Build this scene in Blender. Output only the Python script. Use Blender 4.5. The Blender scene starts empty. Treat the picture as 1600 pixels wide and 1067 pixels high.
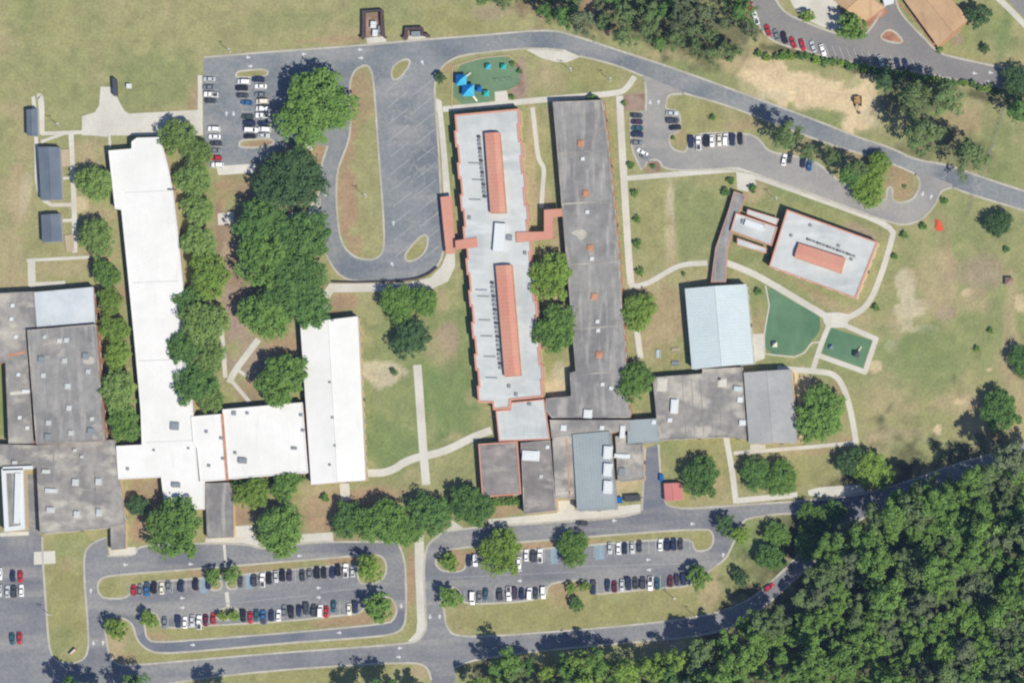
import bpy, math, random
import numpy as np
from mathutils import Vector
from mathutils.geometry import tessellate_polygon

# ------------------------------------------------------------------ camera, sky, sun, exposure
SC = bpy.context.scene
COL = SC.collection
S = 0.25                       # metres on the ground per photo pixel
CAM = Vector((580.0, -300.0, 2500.0))
cam_data = bpy.data.cameras.new('camera')
cam = bpy.data.objects.new('camera', cam_data)
COL.objects.link(cam)
cam.location = CAM
cam_data.sensor_width = 36.0
cam_data.lens = 36.0 * CAM.z / (1600 * S)
cam_data.shift_x = -CAM.x / (1600 * S)
cam_data.shift_y = -CAM.y / (1600 * S)
cam_data.clip_start = 10.0
cam_data.clip_end = 12000.0
SC.camera = cam

SUN_EL = math.radians(50.0)
SUN_VEC = Vector((0.78 * math.cos(SUN_EL), -0.626 * math.cos(SUN_EL), math.sin(SUN_EL))).normalized()
world = bpy.data.worlds.new('World')
SC.world = world
world.use_nodes = True
wn = world.node_tree.nodes
sky = wn.new('ShaderNodeTexSky')
sky.sky_type = 'NISHITA'
sky.sun_disc = False
sky.sun_elevation = SUN_EL
sky.sun_rotation = math.atan2(SUN_VEC.x, SUN_VEC.y)
sky.altitude = 100
sky.air_density = 1.0
sky.dust_density = 0.6
sky.ozone_density = 3.5
world.node_tree.links.new(sky.outputs[0], wn['Background'].inputs['Color'])
wn['Background'].inputs['Strength'].default_value = 0.09
sl = bpy.data.lights.new('sun', 'SUN')
sl.energy = 4.6
sl.angle = math.radians(0.5)
sl.color = (1.0, 0.948, 0.845)
sun = bpy.data.objects.new('sun', sl)
COL.objects.link(sun)
sun.location = (200, -200, 300)
sun.rotation_euler = SUN_VEC.to_track_quat('Z', 'Y').to_euler()
SC.view_settings.view_transform = 'Standard'
SC.view_settings.look = 'None'
SC.view_settings.gamma = 1.0
SC.view_settings.exposure = 0.46
SC.render.engine = 'CYCLES'
SC.cycles.use_denoising = False
SC.cycles.max_bounces = 4
SC.cycles.diffuse_bounces = 3
SC.cycles.transparent_max_bounces = 4
SC.render.filter_size = 2.2
SC.cycles.filter_width = 2.2
GAIN = 1.65                    # sunlit display value = albedo * GAIN

rnd = random.Random(7)

# ------------------------------------------------------------------ helpers
def P(s):
    return [tuple(float(v) for v in t.split(',')) for t in s.split()]

def W(px, py, z=0.0):
    """photo position of a point at height z -> world point"""
    gx, gy = (px - 800.0) * S, (533.5 - py) * S
    k = z / CAM.z
    return (gx + (CAM.x - gx) * k, gy + (CAM.y - gy) * k)

def WP(pts, z=0.0):
    return [W(x, y, z) for x, y in pts]

def chaikin(pts, n=2, closed=True):
    for _ in range(n):
        out = []
        m = len(pts)
        rng = range(m) if closed else range(m - 1)
        if not closed:
            out.append(pts[0])
        for i in rng:
            a, b = pts[i], pts[(i + 1) % m]
            out.append((a[0] * .75 + b[0] * .25, a[1] * .75 + b[1] * .25))
            out.append((a[0] * .25 + b[0] * .75, a[1] * .25 + b[1] * .75))
        if not closed:
            out.append(pts[-1])
        pts = out
    return pts

def area(p):
    return 0.5 * sum(p[i][0] * p[(i + 1) % len(p)][1] - p[(i + 1) % len(p)][0] * p[i][1] for i in range(len(p)))

def ccw(p):
    return list(p) if area(p) > 0 else list(reversed(p))

def centroid(p):
    return (sum(v[0] for v in p) / len(p), sum(v[1] for v in p) / len(p))

def offset(p, d):
    """inward offset of a ccw polygon"""
    out = []
    n = len(p)
    for i in range(n):
        a, b, c = Vector(p[i - 1]), Vector(p[i]), Vector(p[(i + 1) % n])
        e1, e2 = (b - a), (c - b)
        if e1.length < 1e-6 or e2.length < 1e-6:
            out.append(tuple(b)); continue
        e1.normalize(); e2.normalize()
        n1, n2 = Vector((-e1.y, e1.x)), Vector((-e2.y, e2.x))
        m = n1 + n2
        if m.length < 1e-3:
            m = n1
        m.normalize()
        k = d / max(0.35, m.dot(n1))
        out.append((b.x + m.x * k, b.y + m.y * k))
    return out

class MB:
    def __init__(self):
        self.v, self.f = [], []
    def face(self, pts):
        b = len(self.v)
        self.v += [tuple(p) for p in pts]
        self.f.append(tuple(range(b, b + len(pts))))
        return self
    def box(self, c, s, rz=0.0, taper=1.0):
        cx, cy, cz = c
        hx, hy, hz = s[0] / 2, s[1] / 2, s[2] / 2
        co, si = math.cos(rz), math.sin(rz)
        b = len(self.v)
        for dz, t in ((-hz, 1.0), (hz, taper)):
            for dx, dy in ((-hx, -hy), (hx, -hy), (hx, hy), (-hx, hy)):
                self.v.append((cx + (dx * co - dy * si) * t, cy + (dx * si + dy * co) * t, cz + dz))
        for q in ((3, 2, 1, 0), (4, 5, 6, 7), (0, 1, 5, 4), (1, 2, 6, 5), (2, 3, 7, 6), (3, 0, 4, 7)):
            self.f.append(tuple(b + i for i in q))
        return self
    def sheet(self, outer, holes, z):
        loops = [[Vector((x, y, 0)) for x, y in l] for l in [outer] + list(holes)]
        tris = tessellate_polygon(loops)
        b = len(self.v)
        flat = [p for l in loops for p in l]
        self.v += [(p.x, p.y, z) for p in flat]
        for t in tris:
            a, c, d = (flat[i] for i in t)
            if (c.x - a.x) * (d.y - a.y) - (c.y - a.y) * (d.x - a.x) < 0:
                t = (t[0], t[2], t[1])
            self.f.append(tuple(b + i for i in t))
        return self
    def sides(self, p, z0, z1):
        n = len(p)
        b = len(self.v)
        self.v += [(x, y, z0) for x, y in p] + [(x, y, z1) for x, y in p]
        for i in range(n):
            j = (i + 1) % n
            self.f.append((b + i, b + j, b + n + j, b + n + i))
        return self
    def prism(self, p, z0, z1):
        p = ccw(p)
        self.sides(p, z0, z1)
        self.sheet(p, [], z1)
        return self
    def ring(self, p, d, z0, z1, out=0.0):
        p = ccw(p)
        po = offset(p, -out)
        pi = offset(p, d)
        n = len(p)
        b = len(self.v)
        for q, z in ((po, z0), (po, z1), (pi, z1), (pi, z0)):
            self.v += [(x, y, z) for x, y in q]
        for i in range(n):
            j = (i + 1) % n
            self.f.append((b + i, b + j, b + n + j, b + n + i))
            self.f.append((b + n + i, b + n + j, b + 2 * n + j, b + 2 * n + i))
            self.f.append((b + 2 * n + i, b + 2 * n + j, b + 3 * n + j, b + 3 * n + i))
        return self
    def tube(self, a, c, r0, r1, n=6):
        a, c = Vector(a), Vector(c)
        d = (c - a).normalized()
        u = d.orthogonal().normalized()
        w = d.cross(u)
        b = len(self.v)
        for p, r in ((a, r0), (c, r1)):
            for k in range(n):
                t = 2 * math.pi * k / n
                self.v.append(tuple(p + (u * math.cos(t) + w * math.sin(t)) * r))
        for k in range(n):
            self.f.append((b + k, b + (k + 1) % n, b + n + (k + 1) % n, b + n + k))
        self.f.append(tuple(b + n + k for k in range(n)))
        self.f.append(tuple(b + n - 1 - k for k in range(n)))
        return self
    def strip(self, pts, w, z0, z1, closed):
        n = len(pts)
        L, R = [], []
        for i in range(n):
            a = Vector(pts[i - 1] if (closed or i > 0) else pts[i])
            c = Vector(pts[(i + 1) % n] if (closed or i < n - 1) else pts[i])
            t = c - a
            if t.length < 1e-6:
                t = Vector((1, 0))
            t.normalize()
            nrm = Vector((-t.y, t.x)) * (w / 2)
            p = Vector(pts[i])
            L.append(p + nrm); R.append(p - nrm)
        b = len(self.v)
        for q, z in ((L, z0), (L, z1), (R, z1), (R, z0)):
            self.v += [(p.x, p.y, z) for p in q]
        for i in range(n if closed else n - 1):
            j = (i + 1) % n
            for r in range(3):
                self.f.append((b + r * n + i, b + (r + 1) * n + i, b + (r + 1) * n + j, b + r * n + j))
        if not closed:
            for i in (0, n - 1):
                self.f.append((b + i, b + n + i, b + 2 * n + i, b + 3 * n + i))
        return self
    def mesh(self, name, mat=None, org=(0, 0, 0)):
        me = bpy.data.meshes.new(name)
        o = org
        me.from_pydata([(x - o[0], y - o[1], z - o[2]) for x, y, z in self.v], [], self.f)
        if mat is not None:
            for m in (mat if isinstance(mat, (list, tuple)) else [mat]):
                me.materials.append(m)
        me.update()
        return me
    def build(self, name, mat, parent=None, kind=None, org=None):
        if org is None:
            org = tuple(parent['_org']) if parent is not None and '_org' in parent else (0, 0, 0)
        ob = bpy.data.objects.new(name, self.mesh(name, mat, org))
        COL.objects.link(ob)
        if parent is not None:
            ob.parent = parent
        if kind:
            ob['kind'] = kind
        return ob

ORG = {}
def thing(name, label, cat, loc=(0, 0, 0), group=None):
    o = bpy.data.objects.new(name, None)
    COL.objects.link(o)
    o.location = loc
    o.empty_display_size = 0.5
    o['label'] = label
    o['category'] = cat
    if group:
        o['group'] = group
    ORG[o.name] = tuple(loc)
    return o

def part(mb, name, mat, root, kind=None):
    return mb.build(name, mat, root, kind, org=ORG.get(root.name, (0, 0, 0)))

def sub(mb, name, mat, parent, root, kind=None):
    return mb.build(name, mat, parent, kind, org=ORG.get(root.name, (0, 0, 0)))

def inst(name, me, parent, loc=(0, 0, 0), rz=0.0, scale=None, mat=None):
    o = bpy.data.objects.new(name, me)
    COL.objects.link(o)
    if parent is not None:
        o.parent = parent
    o.location = loc
    o.rotation_euler = (0, 0, rz)
    if scale:
        o.scale = scale
    if mat is not None:
        o.material_slots[0].link = 'OBJECT'
        o.material_slots[0].material = mat
    return o

# ------------------------------------------------------------------ materials
def lin(c):
    c = c / 255.0
    return c / 12.92 if c <= 0.04045 else ((c + 0.055) / 1.055) ** 2.4

def A(r, g, b, k=1.0):
    """albedo of a surface that shows (r, g, b) in full sun in the photo"""
    return tuple(min(0.85, lin(v) / GAIN * k) for v in (r, g, b))

def scl(c, k):
    return tuple(min(0.9, v * k) for v in c)

MATS = {}
def M(name, col, rough=0.85, amp=0.12, sc=0.6, col2=None, sc2=0.06, lo=0.42, hi=0.62, metal=0.0, spec=0.25, streak=None, attr=None, cracks=None):
    m = bpy.data.materials.new(name)
    m.use_nodes = True
    nt = m.node_tree
    N, L = nt.nodes, nt.links
    bs = N['Principled BSDF']
    bs.inputs['Roughness'].default_value = rough
    bs.inputs['Metallic'].default_value = metal
    bs.inputs['Specular IOR Level'].default_value = spec
    geo = N.new('ShaderNodeNewGeometry')
    def noise(scale, detail=4.0, vec=None):
        n = N.new('ShaderNodeTexNoise')
        n.inputs['Scale'].default_value = scale
        n.inputs['Detail'].default_value = detail
        L.new(vec or geo.outputs['Position'], n.inputs['Vector'])
        return n.outputs['Fac']
    def rmap(f, a, b, c, d):
        r = N.new('ShaderNodeMapRange')
        r.inputs[1].default_value, r.inputs[2].default_value = a, b
        r.inputs[3].default_value, r.inputs[4].default_value = c, d
        L.new(f, r.inputs[0])
        return r.outputs[0]
    def mix(f, a, b, blend='MIX'):
        x = N.new('ShaderNodeMix')
        x.data_type = 'RGBA'
        x.blend_type = blend
        if isinstance(f, float): x.inputs[0].default_value = f
        else: L.new(f, x.inputs[0])
        for s, v in ((6, a), (7, b)):
            if isinstance(v, tuple): x.inputs[s].default_value = (*v, 1)
            else: L.new(v, x.inputs[s])
        return x.outputs[2]
    if attr:
        an = N.new('ShaderNodeAttribute')
        an.attribute_name = attr
        c = an.outputs['Color']
    else:
        c = tuple(col)
    if col2 is not None:
        c = mix(rmap(noise(sc2, 5.0), lo, hi, 0, 1), c, tuple(col2))
    if streak is not None:      # (colour, scale vector, lo, hi)
        mp = N.new('ShaderNodeMapping')
        mp.inputs['Scale'].default_value = streak[1]
        L.new(geo.outputs['Position'], mp.inputs['Vector'])
        c = mix(rmap(noise(1.0, 4.0, mp.outputs[0]), streak[2], streak[3], 0, 0.8), c, tuple(streak[0]))
    if cracks is not None:      # (colour, scale, width)
        wv = N.new('ShaderNodeTexNoise'); wv.inputs['Scale'].default_value = cracks[1] * 1.7; wv.inputs['Detail'].default_value = 5
        L.new(geo.outputs['Position'], wv.inputs['Vector'])
        vm = N.new('ShaderNodeVectorMath'); vm.operation = 'MULTIPLY_ADD'
        L.new(wv.outputs['Color'], vm.inputs[0]); vm.inputs[1].default_value = (9, 9, 9)
        L.new(geo.outputs['Position'], vm.inputs[2])
        vo = N.new('ShaderNodeTexVoronoi'); vo.feature = 'DISTANCE_TO_EDGE'; vo.inputs['Scale'].default_value = cracks[1]
        L.new(vm.outputs[0], vo.inputs['Vector'])
        thin = rmap(vo.outputs['Distance'], 0.0, cracks[2], 1, 0)
        gate = rmap(noise(0.04, 3.0), 0.45, 0.6, 0, 0.75)
        mu = N.new('ShaderNodeMath'); mu.operation = 'MULTIPLY'
        L.new(thin, mu.inputs[0]); L.new(gate, mu.inputs[1])
        c = mix(mu.outputs[0], c, tuple(cracks[0]))
    v = rmap(noise(sc, 6.0), 0.25, 0.75, 1 - amp, 1 + amp)
    mlt = N.new('ShaderNodeVectorMath'); mlt.operation = 'SCALE'
    if isinstance(c, tuple): mlt.inputs[0].default_value = c
    else: L.new(c, mlt.inputs[0])
    L.new(v, mlt.inputs['Scale'])
    L.new(mlt.outputs[0], bs.inputs['Base Color'])
    if rough > 0.6:
        bp = N.new('ShaderNodeBump')
        bp.inputs['Strength'].default_value = 0.25
        bp.inputs['Distance'].default_value = 0.05
        L.new(noise(max(sc * 4, 2.0), 4.0), bp.inputs['Height'])
        L.new(bp.outputs[0], bs.inputs['Normal'])
    MATS[name] = m
    return m

M('grass_ground', (0, 0, 0), 0.95, 0.19, 0.9, attr='soil')
M('asphalt_north', A(148, 152, 153), 0.9, 0.16, 0.7, A(125, 131, 138), 0.05, cracks=(A(168, 166, 162), 0.11, 0.04), streak=(A(163, 163, 162), (0.035, 0.10, 1), 0.5, 0.64))
M('asphalt_south', A(147, 148, 150), 0.9, 0.16, 0.7, A(127, 129, 135), 0.04, streak=(A(166, 164, 160), (0.02, 0.14, 1), 0.48, 0.64))
M('asphalt_pale', A(172, 169, 163), 0.9, 0.09, 0.7, A(158, 156, 153), 0.06, streak=(A(182, 178, 170), (.05, .12, 1), .5, .66))
M('asphalt_church', A(152, 149, 145), 0.9, 0.09, 0.8, A(141, 139, 138), 0.06)
M('asphalt_dark', A(128, 132, 141), 0.9, 0.10, 0.9, A(116, 121, 132), 0.08, streak=(A(146, 147, 150), (0.03, 0.12, 1), 0.5, 0.65))
M('concrete', A(226, 222, 209), 0.85, 0.06, 0.8, A(214, 209, 195), 0.09)
M('concrete_bright', A(233, 229, 217), 0.85, 0.05, 0.8, A(220, 215, 202), 0.1)
M('concrete_kerb', A(204, 199, 184), 0.85, 0.10, 0.7, A(186, 181, 165), 0.12)
M('paint_white', A(228, 230, 230), 0.6, 0.08, 1.2)
M('paint_line', A(186, 187, 186), 0.7, 0.14, 0.9)
M('paint_blue', A(150, 172, 186), 0.7, 0.12, 0.5)
M('roof_white', A(255, 253, 248), 0.5, 0.03, 0.3, A(247, 246, 240), 0.06, streak=(A(238, 237, 230), (0.25, 0.05, 1), .6, .78))
M('roof_pale', A(215, 218, 215), 0.6, 0.06, 0.4, A(197, 202, 201), 0.07, 0.46, 0.66, streak=(A(226, 230, 228), (.06, .3, 1), .5, .7))
M('roof_frost', A(222, 228, 230), 0.6, 0.05, 0.5, A(208, 216, 220), 0.1)
M('roof_grey', A(160, 158, 154), 0.85, 0.16, 0.5, A(138, 136, 134), 0.09, streak=(A(184, 180, 173), (0.4, 0.05, 1), 0.5, 0.66))
M('roof_stained', A(170, 165, 158), 0.85, 0.16, 0.45, A(146, 143, 139), 0.10, 0.45, 0.6, streak=(A(206, 199, 184), (0.10, 0.16, 1), 0.5, 0.64))
M('roof_brown', A(158, 151, 146), 0.85, 0.16, 0.5, A(136, 131, 127), 0.10, streak=(A(180, 172, 163), (0.10, 0.3, 1), 0.5, 0.66))
M('roof_metal_grey', A(188, 188, 185), 0.5, 0.06, 0.6, A(176, 177, 176), 0.08, spec=0.4)
M('roof_metal_blue', A(170, 180, 182), 0.5, 0.04, 0.6, A(162, 172, 175), 0.08, spec=0.4)
M('roof_ice_blue', A(217, 230, 231), 0.5, 0.04, 0.5, A(206, 220, 222), 0.06, spec=0.4)
M('roof_portable', A(122, 134, 146), 0.6, 0.05, 0.6, A(110, 122, 135), 0.15)
M('roof_orange', A(222, 164, 140), 0.6, 0.05, 0.6, A(220, 154, 132), 0.08)
M('roof_red', A(218, 142, 136), 0.6, 0.05, 0.6, A(214, 134, 128), 0.15)
M('roof_tan', A(214, 180, 140), 0.85, 0.08, 0.8, A(200, 166, 128), 0.1, streak=(A(190, 155, 120), (0.3, 0.05, 1), 0.55, 0.7))
M('fascia_orange', A(226, 164, 142), 0.6, 0.08, 0.5)
M('wall_brick', A(214, 160, 126), 0.85, 0.12, 1.5, A(196, 140, 108), 0.3)
M('wall_cream', A(232, 208, 166), 0.85, 0.08, 0.8)
M('wall_grey', A(190, 188, 184), 0.8, 0.08, 0.8)
M('wall_white', A(232, 232, 226), 0.7, 0.05, 0.8)
M('brick_dark', A(104, 86, 88), 0.9, 0.15, 1.2, A(84, 70, 74), 0.6)
M('glass_dark', (0.02, 0.026, 0.034), 0.12, 0.05, 1.0, spec=0.5)
M('metal_white', A(236, 240, 240), 0.45, 0.04, 1.0)
M('metal_grey', A(150, 158, 162), 0.45, 0.08, 1.0)
M('metal_dark', A(84, 88, 98), 0.5, 0.1, 1.0)
M('turf_green', A(120, 150, 116), 0.95, 0.09, 0.4, A(110, 140, 106), 0.08)
M('turf_deep', A(106, 142, 108), 0.95, 0.10, 0.3, A(92, 130, 98), 0.07, streak=(A(116, 150, 120), (.12, .05, 1), .5, .7))
M('lawn', A(150, 156, 96), 0.95, 0.12, 0.5, A(132, 146, 88), 0.1)
M('mulch_brown', A(172, 150, 132), 0.95, 0.15, 0.7, A(150, 124, 106), 0.2)
M('mulch_red', A(194, 142, 114), 0.95, 0.18, 0.7, A(166, 120, 98), 0.3)
M('plastic_blue', A(30, 112, 190), 0.45, 0.08, 0.8)
M('plastic_sky', A(72, 190, 226), 0.45, 0.08, 0.8)
M('plastic_teal', A(48, 196, 186), 0.45, 0.08, 0.8)
M('plastic_cream', A(236, 236, 206), 0.45, 0.04, 0.8)
M('tarp_orange', A(232, 100, 66), 0.6, 0.12, 1.0)
M('bark', (0.10, 0.075, 0.055), 0.95, 0.2, 3.0)
M('wood_pale', A(196, 180, 150), 0.9, 0.1, 1.5)
M('tyre', (0.02, 0.02, 0.022), 0.8, 0.1, 2.0)
M('digger_yellow', A(188, 150, 96), 0.5, 0.2, 1.0)
M('lamp_red', (0.35, 0.02, 0.02), 0.3, 0.02, 1.0)
M('lamp_clear', (0.7, 0.7, 0.7), 0.2, 0.02, 1.0)
M('truck_bed', (0.05, 0.05, 0.055), 0.7, 0.1, 1.0)

def leaf(name, c, c2, spread=0.22):
    m = bpy.data.materials.new(name)
    m.use_nodes = True
    N, L = m.node_tree.nodes, m.node_tree.links
    bs = N['Principled BSDF']
    bs.inputs['Roughness'].default_value = 0.7
    bs.inputs['Specular IOR Level'].default_value = 0.15
    an = N.new('ShaderNodeAttribute'); an.attribute_name = 'tint'
    oi = N.new('ShaderNodeObjectInfo')
    mx = N.new('ShaderNodeMix'); mx.data_type = 'RGBA'
    mx.inputs[6].default_value = (*c, 1); mx.inputs[7].default_value = (*c2, 1)
    L.new(an.outputs['Fac'], mx.inputs[0])
    mr = N.new('ShaderNodeMapRange'); mr.inputs[3].default_value = 1 - spread * .6; mr.inputs[4].default_value = 1 + spread * .6
    L.new(oi.outputs['Random'], mr.inputs[0])
    sc_ = N.new('ShaderNodeVectorMath'); sc_.operation = 'SCALE'
    L.new(mx.outputs[2], sc_.inputs[0]); L.new(mr.outputs[0], sc_.inputs['Scale'])
    L.new(sc_.outputs[0], bs.inputs['Base Color'])
    tr = N.new('ShaderNodeBsdfTranslucent'); L.new(sc_.outputs[0], tr.inputs['Color'])
    ms = N.new('ShaderNodeMixShader'); ms.inputs[0].default_value = 0.3
    L.new(bs.outputs[0], ms.inputs[1]); L.new(tr.outputs[0], ms.inputs[2])
    L.new(ms.outputs[0], N['Material Output'].inputs['Surface'])
    MATS[name] = m
leaf('leaf_lime', (0.155, 0.255, 0.045), (0.215, 0.315, 0.06))
leaf('leaf_mid', (0.11, 0.21, 0.045), (0.16, 0.265, 0.06))
leaf('leaf_deep', (0.085, 0.175, 0.046), (0.125, 0.226, 0.058))
leaf('leaf_dark', (0.062, 0.12, 0.048), (0.092, 0.16, 0.06))
leaf('leaf_olive', (0.11, 0.17, 0.062), (0.155, 0.215, 0.08))
leaf('leaf_grey', (0.115, 0.155, 0.075), (0.155, 0.19, 0.098))
leaf('leaf_wood', (0.125, 0.225, 0.048), (0.17, 0.28, 0.06))
leaf('leaf_belt', (0.155, 0.245, 0.065), (0.21, 0.3, 0.085))

# ------------------------------------------------------------------ ground (one sheet to the horizon)
_ng = np.random.default_rng(11).random((256, 256))
def vnoise(x, y, cell, seed=0):
    u, v = x / cell + seed * 37.3, y / cell + seed * 91.7
    i, j = np.floor(u).astype(int), np.floor(v).astype(int)
    f, g = u - i, v - j
    f, g = f * f * (3 - 2 * f), g * g * (3 - 2 * g)
    q = lambda a, b: _ng[a % 256, b % 256]
    return (q(i, j) * (1 - f) + q(i + 1, j) * f) * (1 - g) + (q(i, j + 1) * (1 - f) + q(i + 1, j + 1) * f) * g
def fbm(x, y, cell, seed=0, o=4):
    t, a, s = 0, 0.5, 0
    for k in range(o):
        t = t + a * vnoise(x, y, cell / 2 ** k, seed + k); s += a; a *= 0.5
    return t / s

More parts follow.
